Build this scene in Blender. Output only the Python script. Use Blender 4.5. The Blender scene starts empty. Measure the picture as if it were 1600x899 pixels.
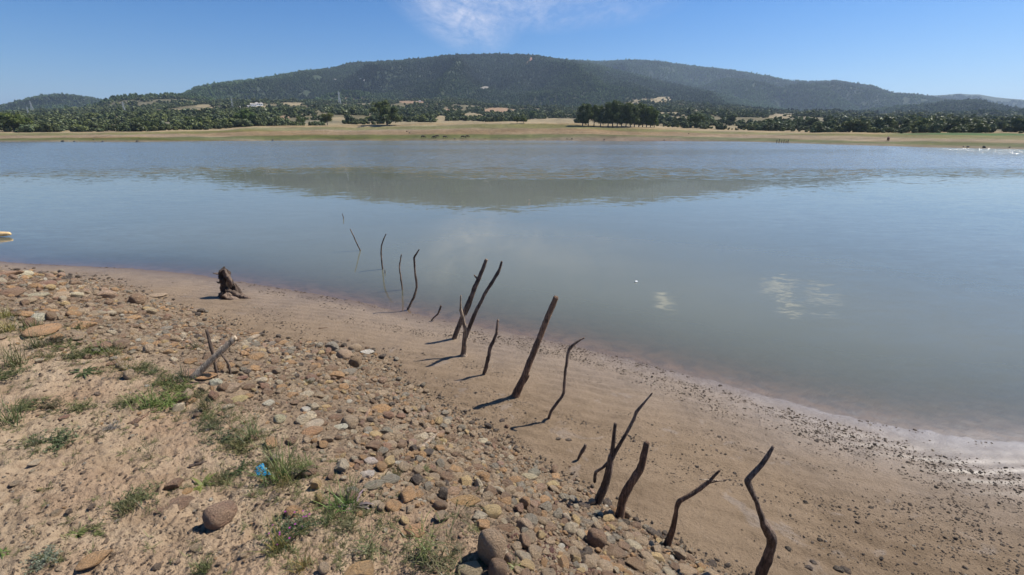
import bpy, bmesh, math, random
import numpy as np
from mathutils import Vector, Matrix

random.seed(7)
RS = np.random.RandomState(11)
SC = bpy.context.scene
COL = SC.collection
PI = math.pi
R = math.radians

# ------------------------------------------------------------------ camera geometry
F = 711.0                      # focal length in pixels of a 1600 px wide frame (16 mm on 36 mm)
PITCH = R(18.6)
CP, SP = math.cos(PITCH), math.sin(PITCH)
EYE = 3.2                      # metres above the water

def ray(px, py):
    u = 449.5 - py
    return (px - 800.0, F * CP + u * SP, -F * SP + u * CP)

def fdepth(p):
    """distance along the viewing axis: real size = pixels * fdepth / F"""
    p = np.asarray(p, float)
    return p[..., 1] * CP - (p[..., 2] - EYE) * SP

def on_plane(px, py, z=0.0):
    x, y, zz = ray(px, py)
    s = (z - EYE) / zz
    return (x * s, y * s)

def elev(px, py):
    x, y, z = ray(px, py)
    return math.atan2(x, y), z / math.hypot(x, y)

def project(x, y, z):
    """world -> photo pixel"""
    zz = z - EYE
    fwd = y * CP - zz * SP
    up = y * SP + zz * CP
    return 800 + F * x / fwd, 449.5 - F * up / fwd

# ------------------------------------------------------------------ noise
def _h(ix, iy, iz=0):
    n = (np.asarray(ix, dtype=np.int64) * 374761393 + np.asarray(iy, dtype=np.int64) * 668265263 + np.asarray(iz, dtype=np.int64) * 2147483647 + 1013904223) & 0xffffffff
    n = ((n ^ (n >> 13)) * 1274126177) & 0xffffffff
    n = n ^ (n >> 16)
    return (n & 0xffffff) / float(0xffffff)

def vn(x, y, seed=0):
    x = np.asarray(x, dtype=np.float64); y = np.asarray(y, dtype=np.float64)
    xi = np.floor(x); yi = np.floor(y)
    fx = x - xi; fy = y - yi
    fx = fx * fx * fx * (fx * (fx * 6 - 15) + 10); fy = fy * fy * fy * (fy * (fy * 6 - 15) + 10)
    xi = xi.astype(np.int64); yi = yi.astype(np.int64)
    a = _h(xi, yi, seed); b = _h(xi + 1, yi, seed); c = _h(xi, yi + 1, seed); d = _h(xi + 1, yi + 1, seed)
    return (a + (b - a) * fx) * (1 - fy) + (c + (d - c) * fx) * fy

def fbm(x, y, octv=4, seed=0, gain=0.5):
    """0..1-ish noise centred on 0"""
    s = 0; a = 1; t = 0
    x = np.asarray(x, dtype=np.float64); y = np.asarray(y, dtype=np.float64)
    for k in range(octv):
        s = s + a * (vn(x, y, seed + 17 * k) - 0.5) * 2
        t += a
        a *= gain
        x, y = x * 1.9 * 0.8 - y * 1.9 * 0.6 + 3.1, x * 1.9 * 0.6 + y * 1.9 * 0.8 + 7.7
    return s / t

def sstep(a, b, x):
    t = np.clip((x - a) / (b - a), 0, 1)
    return t * t * (3 - 2 * t)

# ------------------------------------------------------------------ near ground
DIR = np.array([0.932, -0.362]); NRM = np.array([-0.362, -0.932]); S0 = np.array([-1.94, 8.04])
SHORE_PX = [(0, 410), (200, 419), (300, 428), (450, 452), (560, 472), (640, 489), (780, 517), (900, 541), (1000, 566),
            (1100, 592), (1200, 620), (1300, 646), (1400, 666), (1500, 683), (1600, 692)]
_sp = np.array([on_plane(*p) for p in SHORE_PX])
_st = (_sp - S0) @ DIR; _sn = (_sp - S0) @ NRM
_o = np.argsort(_st); _st = _st[_o]; _sn = _sn[_o]
_st = np.concatenate([[_st[0] - 200, _st[0] - 12], _st, [_st[-1] + 8, _st[-1] + 200]])
_sn = np.concatenate([[_sn[0] - 20, _sn[0] - 1.0], _sn, [_sn[-1] - 0.8, _sn[-1] - 30]])

def td(x, y):
    x = np.asarray(x, float) - S0[0]; y = np.asarray(y, float) - S0[1]
    t = x * DIR[0] + y * DIR[1]; n = x * NRM[0] + y * NRM[1]
    d = n - np.interp(t, _st, _sn)
    return t, d

def _edge(pix, zf):
    out = []
    for px, py in pix:
        z = .2
        for _ in range(12):
            t, d = td(*on_plane(px, py, z)); z = zf(float(d))
        out.append((float(t), float(d)))
    out.sort(); return np.array(out).T
# lower and upper rim of the stony slope as the photograph shows them
_LO = _edge([(0, 418), (120, 432), (200, 448), (280, 478), (350, 505), (430, 530), (510, 537), (590, 550), (640, 596), (700, 636), (760, 676), (840, 716), (900, 756), (960, 790), (1050, 850), (1120, 897)], lambda d: .11 * d)
_HI = _edge([(0, 505), (100, 540), (200, 566), (300, 612), (400, 655), (480, 720), (640, 800), (730, 860), (780, 899)], lambda d: 1.25)

def dlow(t):
    return np.interp(t, _LO[0], _LO[1])

def dhigh(t):
    return np.maximum(np.interp(t, _HI[0], _HI[1]), dlow(t) + .9)

def ground_z(x, y, fine=True):
    x = np.asarray(x, float); y = np.asarray(y, float)
    t, d = td(x, y)
    lo, hi = dlow(t), dhigh(t)
    dd = d + 0.10 * fbm(x * 0.8, y * 0.8, 3, 5) * sstep(0.0, 1.0, d) + 0.04 * fbm(x * 2.5, y * 2.5, 3, 6)
    lowz = 0.11 * lo
    z = np.where(dd < 0, 0.13 * dd, 0.11 * np.minimum(dd, lo))
    w = np.clip((dd - lo) / np.maximum(hi - lo, .5), 0, 1)
    z = z + (1.30 - lowz) * (0.75 * w + 0.25 * w * w * (3 - 2 * w)) * (dd > lo)
    z = z + 0.10 * np.clip(dd - hi, 0, 3) + 0.02 * np.clip(dd - hi - 3, 0, 400)
    z = np.maximum(z, -3.0)
    bank = sstep(0, 0.9, w)
    top = sstep(-0.2, 0.6, dd - hi)
    z = z + bank * 0.07 * fbm(x * 1.1, y * 1.1, 4, 9)
    z = z + top * 0.05 * fbm(x * 2.4 + 9, y * 2.4, 4, 19)
    # sand ripples and hummocks
    sand = sstep(0.15, 0.7, dd) * (1 - bank)
    z = z + sand * 0.018 * fbm(x * 1.3, y * 1.3, 3, 29)
    if fine:
        ph = (t * 0.25 + d) * 34 + 3.2 * fbm(x * 1.4, y * 1.4, 3, 40)
        z = z + sand * 0.0032 * np.sin(ph) * 1.9 * (0.5 + 0.7 * sstep(-.2, .5, fbm(x * .9, y * .9, 2, 44)))
        z = z + (sand * 0.004 + 0.010 * bank + 0.009 * top) * fbm(x * 11, y * 11, 4, 50, 0.62)
        z = z + (0.006 * top + .005 * bank) * np.abs(fbm(x * 27, y * 27, 3, 55, 0.7)) * 2
        z = z - (0.022 * top + .008 * bank) * sstep(0.25, 0.7, fbm(x * 7 + 5, y * 7, 3, 61))
        z = z + 0.006 * fbm(x * 7, y * 7, 3, 71) * (1 - sand) * (d < 1)
    return z

def hit(px, py):
    """first point of the near ground (or the water) under a photo pixel"""
    x, y, z = ray(px, py)
    s = np.linspace(0.0015, 0.05, 1500)
    g = np.maximum(ground_z(x * s, y * s, False), 0.0)
    k = np.nonzero(EYE + z * s <= g)[0]
    s0 = s[k[0]] if len(k) else (0 - EYE) / z
    return np.array([x * s0, y * s0, EYE + z * s0])

# ------------------------------------------------------------------ far land
NSH = [(0, 221.5), (200, 222), (400, 220.5), (800, 220), (1000, 220.5), (1150, 221.5), (1300, 226), (1450, 230.5), (1600, 233.5)]
_a = []; _r = []
for px, py in NSH:
    a, e = elev(px, py); _a.append(a); _r.append(-EYE / e)
_a = np.array(_a); _r = np.array(_r)
def shore_r(a):
    return np.interp(a, np.concatenate([[-1.5], _a, [1.3]]), np.concatenate([[430], _r, [150]]))

def curve(points, rad):
    """photo silhouette -> (azimuths, heights at that distance)"""
    aa = []; zz = []
    for px, py in points:
        a, e = elev(px, py); aa.append(a); zz.append(EYE + e * rad)
    return np.array(aa), np.array(zz)

BANK = [(0, 206), (200, 206.5), (320, 203), (400, 198), (600, 195), (800, 190), (900, 193), (1000, 199), (1100, 203), (1200, 206), (1400, 209), (1600, 211)]
BASE = [(0, 178), (100, 172), (200, 166), (300, 160), (400, 157), (540, 156), (700, 158), (800, 166), (900, 168), (1000, 158), (1100, 163), (1200, 172), (1400, 180), (1600, 182)]
LAYERS = [
    # crest distance, toe distance, silhouette
    (3300, 1500, [(-300, 190), (-60, 175), (0, 168), (30, 160), (60, 152.5), (90, 149), (115, 150), (140, 154), (165, 159), (220, 176), (300, 205)]),
    (1500, 900, [(60, 205), (120, 176), (160, 160), (178, 153), (200, 151), (240, 149.5), (280, 149), (310, 152), (370, 165), (440, 180)]),
    (2600, 1200, [(160, 190), (230, 160), (285, 148), (310, 137), (345, 131), (400, 124.5), (470, 112), (515, 108), (545, 99), (610, 96), (660, 92), (690, 87.5), (760, 85), (830, 86.5), (865, 92), (905, 97), (935, 103), (980, 114), (1040, 129), (1100, 141), (1200, 166), (1300, 190)]),
    (3900, 2200, [(700, 140), (800, 108), (870, 94), (910, 95), (940, 97), (980, 94), (1020, 95.5), (1060, 101), (1100, 106), (1140, 110), (1200, 120), (1235, 127), (1270, 129), (1305, 127), (1340, 132), (1362, 135), (1390, 146), (1440, 150), (1500, 160), (1560, 172), (1640, 186), (1800, 200)]),
    (2300, 1500, [(1200, 200), (1300, 180), (1400, 168), (1480, 160), (1520, 156), (1570, 168), (1640, 180), (1800, 190)]),
    (5600, 4200, [(1200, 190), (1380, 152), (1430, 149.5), (1470, 147.5), (1500, 145.5), (1530, 146), (1555, 151), (1575, 153), (1600, 155), (1700, 165), (1900, 180)]),
]
_bank = curve(BANK, 1.0)
_lay = [(rc, rt) + curve(p, rc) for rc, rt, p in LAYERS]
_base_a, _base_z = curve(BASE, 1300.0)

def far_z(a, r):
    rs = shore_r(a) + 3.0 * fbm(a * 25, a * 3, 3, 81)
    be = np.interp(a, _bank[0], (_bank[1] - EYE))            # tan elevation of the bank top
    rb = rs + 75.0
    zb = EYE + be * rb
    d = r - rs
    z = np.where(d < 0, 0.06 * d, zb * np.clip(d / 75.0, 0, 1) ** 0.85)
    z = np.maximum(z, -6.0)
    zt = np.interp(a, _base_a, _base_z)
    w = np.clip((r - rb) / (1300.0 - rb), 0, 1)
    z = z + (zt - zb) * (w ** 1.25) * (d > 75)
    x = r * np.sin(a); y = r * np.cos(a)
    z = z + sstep(60, 300, d) * 9.0 * fbm(x * 0.006, y * 0.006, 4, 91) * (0.4 + w)
    z = z + sstep(2, 30, d) * 0.5 * fbm(x * 0.05, y * 0.05, 3, 93)
    z = z - np.clip(r - 1300, 0, 1e9) * 0.02
    for i, (rc, rt, la, lz) in enumerate(_lay):
        h = np.interp(a, la, lz, left=-200, right=-200)
        rc2 = rc * (1 + 0.06 * fbm(a * 6, a * 0 + i, 2, 101 + i))
        rt2 = rt * (1 + 0.12 * fbm(a * 5, a * 0 + i, 2, 111 + i))
        h = (h - EYE) * rc2 / rc + EYE
        base = -30.0
        t = np.clip((r - rt2) / (rc2 - rt2), 0, 1)
        prof = 0.62 * t ** 0.9 + 0.38 * t * t * (3 - 2 * t)
        g = 1 - np.abs(fbm(x * 0.0021 + i, y * 0.0010, 4, 121 + i)) * 2.2
        zz = base + (h - base) * prof + (h * 0.30) * g * np.sin(PI * t) * 0.9 - 0.02 * h
        h = h - 4.0
        lim = EYE + (h - EYE) / rc2 * r * (1 - .05 * np.clip((rc2 - r) / rc2 * 6, 0, 1)) - 1.0
        zz = np.where((r < rc2) & (h > EYE + 5), np.minimum(zz, lim), zz)
        zz = np.where(r > rc2, h - (r - rc2) * 0.35, zz)
        zz = np.where(r < rt2, -100, zz)
        z = np.maximum(z, zz)
    return z

def far_hit(px, py, rmin=100, rmax=9000):
    a, e = elev(px, py)
    r = np.geomspace(rmin, rmax, 4000)
    zz = far_z(np.full_like(r, a), r)
    k = np.nonzero(EYE + e * r <= zz)[0]
    rr = r[k[0]] if len(k) else rmax
    return np.array([rr * math.sin(a), rr * math.cos(a), float(far_z(np.array([a]), np.array([rr]))[0])]), rr

# ------------------------------------------------------------------ helpers
def link(name, mesh, mats=None, parent=None):
    o = bpy.data.objects.new(name, mesh)
    COL.objects.link(o)
    if parent is not None:
        o.parent = parent
    for m in (mats or []):
        mesh.materials.append(m)
    return o

def tag(o, label=None, cat=None, group=None, kind=None):
    if label: o['label'] = label
    if cat: o['category'] = cat
    if group: o['group'] = group
    if kind: o['kind'] = kind
    return o

def mesh_np(name, v, f, smooth=True, attrs=None):
    """v (n,3), f (m,k) arrays with constant k"""
    me = bpy.data.meshes.new(name)
    v = np.asarray(v, np.float32); f = np.asarray(f, np.int32)
    me.vertices.add(len(v)); me.vertices.foreach_set('co', v.ravel())
    k = f.shape[1]
    me.loops.add(f.size); me.loops.foreach_set('vertex_index', f.ravel())
    me.polygons.add(len(f)); me.polygons.foreach_set('loop_start', np.arange(0, f.size, k, dtype=np.int32))
    try:
        me.polygons.foreach_set('loop_total', np.full(len(f), k, dtype=np.int32))
    except Exception:
        pass
    me.polygons.foreach_set('use_smooth', np.full(len(f), bool(smooth)))
    me.update(calc_edges=True)
    for nm, (kind, arr) in (attrs or {}).items():
        at = me.attributes.new(nm, kind, 'POINT')
        arr = np.asarray(arr, np.float32)
        at.data.foreach_set('value' if kind == 'FLOAT' else ('color' if kind == 'FLOAT_COLOR' else 'vector'), arr.ravel())
    return me

def grid_faces(nr, nc, wrap=False):
    i = np.arange(nr - 1)[:, None]; j = np.arange(nc if wrap else nc - 1)[None, :]
    j2 = (j + 1) % nc
    a = i * nc + j; b = i * nc + j2; c = (i + 1) * nc + j2; d = (i + 1) * nc + j
    return np.stack([a, b, c, d], -1).reshape(-1, 4)

class NT:
    """tiny node-tree writer"""
    def __init__(s, tree):
        s.t = tree; s.n = tree.nodes; s.l = tree.links
    def new(s, kind, **kw):
        n = s.n.new(kind)
        for k, v in kw.items():
            if k.startswith('i_'):
                n.inputs[k[2:]].default_value = v
            else:
                setattr(n, k, v)
        return n
    def put(s, node, key, val):
        if val is None: return
        if hasattr(val, 'is_output') or hasattr(val, 'links'):
            s.l.new(val, node.inputs[key])
        else:
            node.inputs[key].default_value = val
    def noise(s, vec=None, scale=5, detail=4, rough=.55, dist=0.0, out='Fac', dims='3D'):
        n = s.new('ShaderNodeTexNoise', noise_dimensions=dims)
        s.put(n, 'Scale', scale); s.put(n, 'Detail', detail); s.put(n, 'Roughness', rough); s.put(n, 'Distortion', dist)
        if vec is not None: s.put(n, 'Vector', vec)
        return n.outputs[out]
    def voro(s, vec=None, scale=5, out='Distance', rnd=1.0):
        n = s.new('ShaderNodeTexVoronoi'); s.put(n, 'Scale', scale); s.put(n, 'Randomness', rnd)
        if vec is not None: s.put(n, 'Vector', vec)
        return n.outputs[out]
    def mapr(s, v, a, b, c=0.0, d=1.0, clamp=True):
        n = s.new('ShaderNodeMapRange'); n.clamp = clamp
        for k, x in zip(('Value', 'From Min', 'From Max', 'To Min', 'To Max'), (v, a, b, c, d)): s.put(n, k, x)
        return n.outputs[0]
    def math(s, op, a, b=0.0, c=None):
        n = s.new('ShaderNodeMath', operation=op)
        s.put(n, 0, a); s.put(n, 1, b)
        if c is not None: s.put(n, 2, c)
        return n.outputs[0]
    def mix(s, f, a, b, mode='MIX'):
        n = s.new('ShaderNodeMix', data_type='RGBA', blend_type=mode)
        s.put(n, 'Factor', f)
        for k, x in ((6, a), (7, b)):
            if isinstance(x, tuple): x = (*x[:3], 1)
            s.put(n, k, x)
        return n.outputs[2]
    def vmath(s, op, a, b=(0, 0, 0)):
        n = s.new('ShaderNodeVectorMath', operation=op); s.put(n, 0, a)
        if op == 'SCALE': s.put(n, 'Scale', b)
        else: s.put(n, 1, b)
        return n.outputs[0]
    def attr(s, name, typ='GEOMETRY', out='Fac'):
        return s.new('ShaderNodeAttribute', attribute_name=name, attribute_type=typ).outputs[out]
    def bump(s, h, strength=.5, dist=.01, normal=None):
        n = s.new('ShaderNodeBump'); s.put(n, 'Height', h); s.put(n, 'Strength', strength); s.put(n, 'Distance', dist)
        if normal is not None: s.put(n, 'Normal', normal)
        return n.outputs[0]

def material(name):
    m = bpy.data.materials.new(name); m.use_nodes = True
    for n in list(m.node_tree.nodes): m.node_tree.nodes.remove(n)
    w = NT(m.node_tree)
    out = w.new('ShaderNodeOutputMaterial')
    return m, w, out

def principled(w, out, **kw):
    b = w.new('ShaderNodeBsdfPrincipled')
    for k, v in kw.items(): w.put(b, k.replace('_', ' '), v)
    w.l.new(b.outputs[0], out.inputs['Surface'])
    return b

# ------------------------------------------------------------------ materials
def make_stone_material(name, source):
    m, w, out = material(name)
    tc = w.new('ShaderNodeTexCoord').outputs['Object']
    if source == 'object':
        oi = w.new('ShaderNodeObjectInfo'); col = oi.outputs['Color']; rnd = oi.outputs['Random']
    else:
        col = w.attr('tint', 'INSTANCER', 'Color'); rnd = w.attr('rnd', 'INSTANCER', 'Fac')
    off = w.new('ShaderNodeCombineXYZ'); w.put(off, 0, w.math('MULTIPLY', rnd, 37.0)); w.put(off, 1, rnd)
    p = w.vmath('ADD', tc, off.outputs[0])
    n1 = w.noise(p, 1.6, 5, .6, 0.6)
    n2 = w.noise(p, 9, 6, .7)
    n3 = w.noise(p, 38, 3, .6)
    c = w.mix(w.mapr(n1, .42, .66), col, w.mix(0.35, col, (.50, .40, .27)))
    c = w.mix(w.mapr(n1, .58, .72, 0, .55), c, w.mix(.6, col, (.26, .12, .055)))
    c = w.mix(1.0, c, w.mapr(n2, .3, .7, .78, 1.2), 'MULTIPLY')
    c = w.mix(w.mapr(n3, .62, .70, 0, .3), c, (.12, .09, .065))
    # dust lying on the stone near the soil
    h = w.math('ADD', w.math('MULTIPLY', n1, 1.0), w.math('MULTIPLY', n2, .8))
    h = w.math('ADD', h, w.math('MULTIPLY', n3, .25))
    b = principled(w, out, Base_Color=c, Roughness=w.mapr(n2, .3, .7, .72, .95), Normal=w.bump(h, .9, .12))
    w.put(b, 'Specular IOR Level', .3)
    return m

def make_wood(name, dark, pale, scale=1.0, ratio=.5):
    m, w, out = material(name)
    tc = w.new('ShaderNodeTexCoord').outputs['Object']
    mp = w.new('ShaderNodeMapping'); w.put(mp, 'Vector', tc); mp.inputs['Scale'].default_value = (1, 1, .10)
    n1 = w.noise(mp.outputs[0], 75 * scale, 5, .75, .5)
    n2 = w.noise(tc, 7 * scale, 4, .6)
    n3 = w.noise(tc, 90 * scale, 3, .6)
    c = w.mix(w.mapr(n2, .45 + (.5 - ratio) * .3, .68 + (.5 - ratio) * .3), dark, pale)
    c = w.mix(1.0, c, w.mapr(n1, .36, .64, .28, 1.75), 'MULTIPLY')
    c = w.mix(w.mapr(n3, .6, .72, 0, .3), c, (.02, .016, .012))
    h = w.math('ADD', n1, w.math('MULTIPLY', n3, .3))
    principled(w, out, Base_Color=c, Roughness=.85, Normal=w.bump(h, 1.0, .02))
    return m

def make_leaf(name, c1, c2, transl=.25, source='random', sat=None):
    m, w, out = material(name)
    geo = w.new('ShaderNodeNewGeometry')
    rnd = geo.outputs['Random Per Island']
    c = w.mix(rnd, c1, c2)
    if source == 'object':
        oi = w.new('ShaderNodeObjectInfo')
        c = w.mix(1.0, c, oi.outputs['Color'], 'MULTIPLY')
    if source == 'inst':
        c = w.mix(1.0, c, w.attr('tint', 'INSTANCER', 'Color'), 'MULTIPLY')
    d = w.new('ShaderNodeBsdfDiffuse'); w.put(d, 'Color', c)
    t = w.new('ShaderNodeBsdfTranslucent'); w.put(t, 'Color', w.mix(.35, c, (.10, .14, .02)))
    g = w.new('ShaderNodeBsdfGlossy'); w.put(g, 'Color', (.5, .5, .5, 1)); w.put(g, 'Roughness', .5)
    mx = w.new('ShaderNodeMixShader'); w.put(mx, 0, transl); w.l.new(d.outputs[0], mx.inputs[1]); w.l.new(t.outputs[0], mx.inputs[2])
    m2 = w.new('ShaderNodeMixShader'); w.put(m2, 0, .04); w.l.new(mx.outputs[0], m2.inputs[1]); w.l.new(g.outputs[0], m2.inputs[2])
    w.l.new(m2.outputs[0], out.inputs['Surface'])
    return m

def make_plain(name, col, rough=.8, noise=.3, scale=6.0, bump=.0, metal=0.0):
    m, w, out = material(name)
    tc = w.new('ShaderNodeTexCoord').outputs['Object']
    n = w.noise(tc, scale, 5, .6)
    c = w.mix(1.0, col, w.mapr(n, .3, .7, 1 - noise, 1 + noise), 'MULTIPLY')
    principled(w, out, Base_Color=c, Roughness=rough, Metallic=metal, Normal=w.bump(n, bump, .02) if bump else None)
    return m

# near ground
def make_ground():
    m, w, out = material('bank_soil_and_sand')
    P = w.new('ShaderNodeNewGeometry').outputs['Position']
    d = w.attr('shore'); bank = w.attr('bank'); top = w.attr('top')
    nL = w.noise(P, .9, 5, .6, .3); nM = w.noise(P, 4.5, 6, .65, .3); nS = w.noise(P, 26, 6, .7); nF = w.noise(P, 120, 4, .7)
    # sand: damp brown, drier away from the water
    sand = w.mix(w.mapr(nM, .35, .65), (.155, .108, .066), (.22, .156, .099))
    sand = w.mix(w.mapr(nL, .42, .6, 0, .5), sand, (.25, .18, .115))
    sand = w.mix(w.mapr(nS, .56, .70, 0, .65), sand, (.085, .058, .04))
    # stony grit of the slope
    grit = w.mix(w.mapr(nS, .4, .6), (.095, .068, .045), (.22, .155, .10))
    grit = w.mix(w.mapr(nF, .45, .65, 0, .6), grit, (.30, .225, .15))
    # pale dry soil of the bank top
    soil = w.mix(w.mapr(nM, .36, .62), (.26, .188, .118), (.385, .287, .188))
    soil = w.mix(w.mapr(nL, .45, .62, 0, .5), soil, (.29, .18, .11))
    soil = w.mix(w.mapr(nS, .54, .68, 0, .65), soil, (.14, .09, .058))
    soil = w.mix(w.mapr(nF, .62, .72, 0, .5), soil, (.46, .37, .27))
    sc = w.voro(P, 60, 'Distance')
    soil = w.mix(w.mapr(sc, .08, .18, .25, 0), soil, (.16, .11, .08))
    c = w.mix(w.mapr(w.math('ADD', bank, w.math('MULTIPLY', w.math('SUBTRACT', nM, .5), .5)), .02, .22), sand, grit)
    c = w.mix(w.mapr(w.math('ADD', top, w.math('MULTIPLY', w.math('SUBTRACT', nM, .5), .9)), .25, .6), c, soil)
    # wet rim and bed
    wet = w.mapr(w.math('ADD', d, w.math('MULTIPLY', w.math('SUBTRACT', nM, .5), .35)), .02, .42, 1, 0)
    c = w.mix(w.math('MULTIPLY', wet, .85), c, (.115, .074, .047))
    under = w.mapr(d, -.1, .0, 1, 0)
    bed = w.mix(w.mapr(nM, .42, .62), (.175, .112, .070), (.095, .064, .044))
    c = w.mix(under, c, bed)
    damp = w.mapr(w.math('ADD', d, w.math('MULTIPLY', w.math('SUBTRACT', nL, .5), 1.6)), .15, 2.2, 1, 0)
    patch = w.math('MULTIPLY', w.mapr(w.noise(P, 2.6, 4, .6, .6), .60, .68), w.mapr(bank, 0, .02, 1, 0))
    wetm = w.math('MAXIMUM', damp, w.math('MULTIPLY', patch, .8))
    rough = w.mapr(wetm, 0, 1, .93, .46)
    spec = w.mapr(wetm, 0, 1, .12, .7)
    h = w.math('ADD', w.math('MULTIPLY', nS, .55), w.math('MULTIPLY', nF, .22))
    h = w.math('ADD', h, w.math('MULTIPLY', nM, .5))
    b = principled(w, out, Base_Color=c, Roughness=rough, Normal=w.bump(h, 1.0, .04))
    w.put(b, 'Specular IOR Level', spec); sx = w.new('ShaderNodeSeparateXYZ'); w.l.new(P, sx.inputs[0]); w.put(b, 'Coat Weight', w.math('MULTIPLY', w.mapr(d, .0, 1.3, 1, 0), w.mapr(w.math('ADD', sx.outputs[0], w.math('MULTIPLY', w.math('SUBTRACT', nM, .5), 5.0)), 1.2, 5.0, .0, .9))); w.put(b, 'Coat Roughness', .45); w.put(b, 'Coat IOR', 1.8)
    return m

def make_water():
    m, w, out = material('lake_water')
    P = w.new('ShaderNodeNewGeometry').outputs['Position']
    dep = w.attr('depth'); ruf = w.attr('ruffle')
    # wind slopes, as normals (no filtering with distance)
    mp = w.new('ShaderNodeMapping'); w.put(mp, 'Vector', P); mp.inputs['Rotation'].default_value = (0, 0, R(12)); mp.inputs['Scale'].default_value = (.55, 1.5, 1)
    n1 = w.noise(mp.outputs[0], 1.5, 3, .55, .5, 'Color')
    n2 = w.noise(mp.outputs[0], 6.0, 2, .5, .2, 'Color')
    s1 = w.vmath('SUBTRACT', n1, (.5, .5, .5)); s2 = w.vmath('SUBTRACT', n2, (.5, .5, .5))
    sl = w.vmath('ADD', w.vmath('SCALE', s1, w.math('MULTIPLY', ruf, .62)), w.vmath('SCALE', s2, w.math('MULTIPLY', ruf, .55)))
    sl = w.vmath('MULTIPLY', sl, (1, 1, 0))
    nrm = w.vmath('NORMALIZE', w.vmath('ADD', sl, (0, 0, 1)))
    gl = w.new('ShaderNodeBsdfGlossy'); w.put(gl, 'Color', (1, 1, 1, 1)); w.put(gl, 'Roughness', w.mapr(ruf, 0, 1, .02, .16)); w.put(gl, 'Normal', nrm)
    tr = w.new('ShaderNodeBsdfTransparent')
    nb = w.noise(P, .12, 4, .6)
    body = w.new('ShaderNodeBsdfDiffuse'); w.put(body, 'Color', w.mix(w.mapr(nb, .35, .65), (.130, .136, .100), (.150, .154, .114)))
    w.put(body, 'Normal', (0, 0, 1))
    op = w.math('SUBTRACT', 1.0, w.math('POWER', 2.718, w.math('MULTIPLY', dep, -6.5)))
    mb = w.new('ShaderNodeMixShader'); w.put(mb, 0, op); w.l.new(tr.outputs[0], mb.inputs[1]); w.l.new(body.outputs[0], mb.inputs[2])
    fr = w.new('ShaderNodeFresnel'); w.put(fr, 'IOR', 1.333); w.put(fr, 'Normal', nrm)
    mx = w.new('ShaderNodeMixShader'); w.put(mx, 0, fr.outputs[0]); w.l.new(mb.outputs[0], mx.inputs[1]); w.l.new(gl.outputs[0], mx.inputs[2])
    w.l.new(mx.outputs[0], out.inputs['Surface'])
    return m

def make_hills():
    m, w, out = material('hill_land')
    P = w.new('ShaderNodeNewGeometry').outputs['Position']
    c = w.attr('paint', 'GEOMETRY', 'Color')
    n1 = w.noise(P, .05, 6, .65); n2 = w.noise(P, .35, 4, .6)
    c = w.mix(1.0, c, w.mapr(n1, .3, .7, .72, 1.25), 'MULTIPLY')
    c = w.mix(1.0, c, w.mapr(n2, .3, .7, .8, 1.2), 'MULTIPLY')
    b = principled(w, out, Base_Color=c, Roughness=.95, Normal=w.bump(n2, .6, 1.0))
    w.put(b, 'Specular IOR Level', .1)
    return m

M = {}
M['stone'] = make_stone_material('river_stone', 'object')
M['stone_i'] = make_stone_material('river_stone_scattered', 'inst')
M['ground'] = make_ground()
M['water'] = make_water()
M['hills'] = make_hills()
M['wood'] = make_wood('drowned_dark_wood', (.08, .053, .037), (.27, .19, .135), 1.0, .5)
M['wood_pale'] = make_wood('bleached_wood', (.38, .28, .185), (.66, .53, .37), .8, .5)
M['wood_brown'] = make_wood('brown_wood', (.13, .075, .044), (.31, .19, .115), 1.0, .5)
M['wood_stump'] = make_wood('rotten_stump_wood', (.035, .022, .015), (.17, .11, .07), 1.0, .35)
M['wood_mid'] = make_wood('weathered_wood', (.19, .135, .09), (.42, .32, .22), .8, .5)
M['trunk'] = make_plain('tree_bark', (.10, .08, .06), .9, .3, 2.0)
M['bush'] = make_leaf('bush_leaves', (.040, .055, .022), (.110, .128, .052), .15, 'object')
M['bush_i'] = make_leaf('hill_scrub_leaves', (.040, .055, .023), (.108, .126, .054), .15, 'inst')
M['crown'] = make_leaf('tree_leaves', (.030, .048, .013), (.110, .130, .036), .3, 'object')
M['weed'] = make_leaf('weed_leaves', (.06, .082, .028), (.20, .195, .085), .3, 'object')
M['straw'] = make_leaf('dry_stalk', (.30, .24, .12), (.22, .20, .09), .2, 'object')
M['flower'] = make_leaf('purple_petal', (.42, .06, .30), (.30, .05, .25), .3, 'object')
M['blue'] = make_plain('blue_plastic', (.02, .33, .62), .4, .15, 20)
M['cow'] = make_plain('cow_hide', (.05, .022, .012), .8, .3, 1.0)
M['cow_dark'] = make_plain('dark_cow_hide', (.02, .013, .01), .8, .3, 1.0)
M['cow_red'] = make_plain('red_cow_hide', (.10, .018, .012), .8, .3, 1.0)
M['steel'] = make_plain('galvanised_steel', (.42, .44, .45), .5, .1, 2.0, 0, .3)
M['white'] = make_plain('white_paint', (.78, .77, .74), .6, .05, 2.0)
M['roof'] = make_plain('pale_roof', (.42, .38, .34), .8, .2, 2.0)
M['glass'] = make_plain('dark_glass', (.03, .035, .04), .2, .1, 2.0)
M['rock'] = make_plain('grey_crag', (.36, .33, .30), .9, .3, .2, .5)
M['lump'] = make_plain('dark_wet_stone', (.045, .035, .03), .8, .3, 1.0)
M['bottle'] = make_plain('white_plastic', (.75, .75, .72), .4, .05, 9.0)

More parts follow.
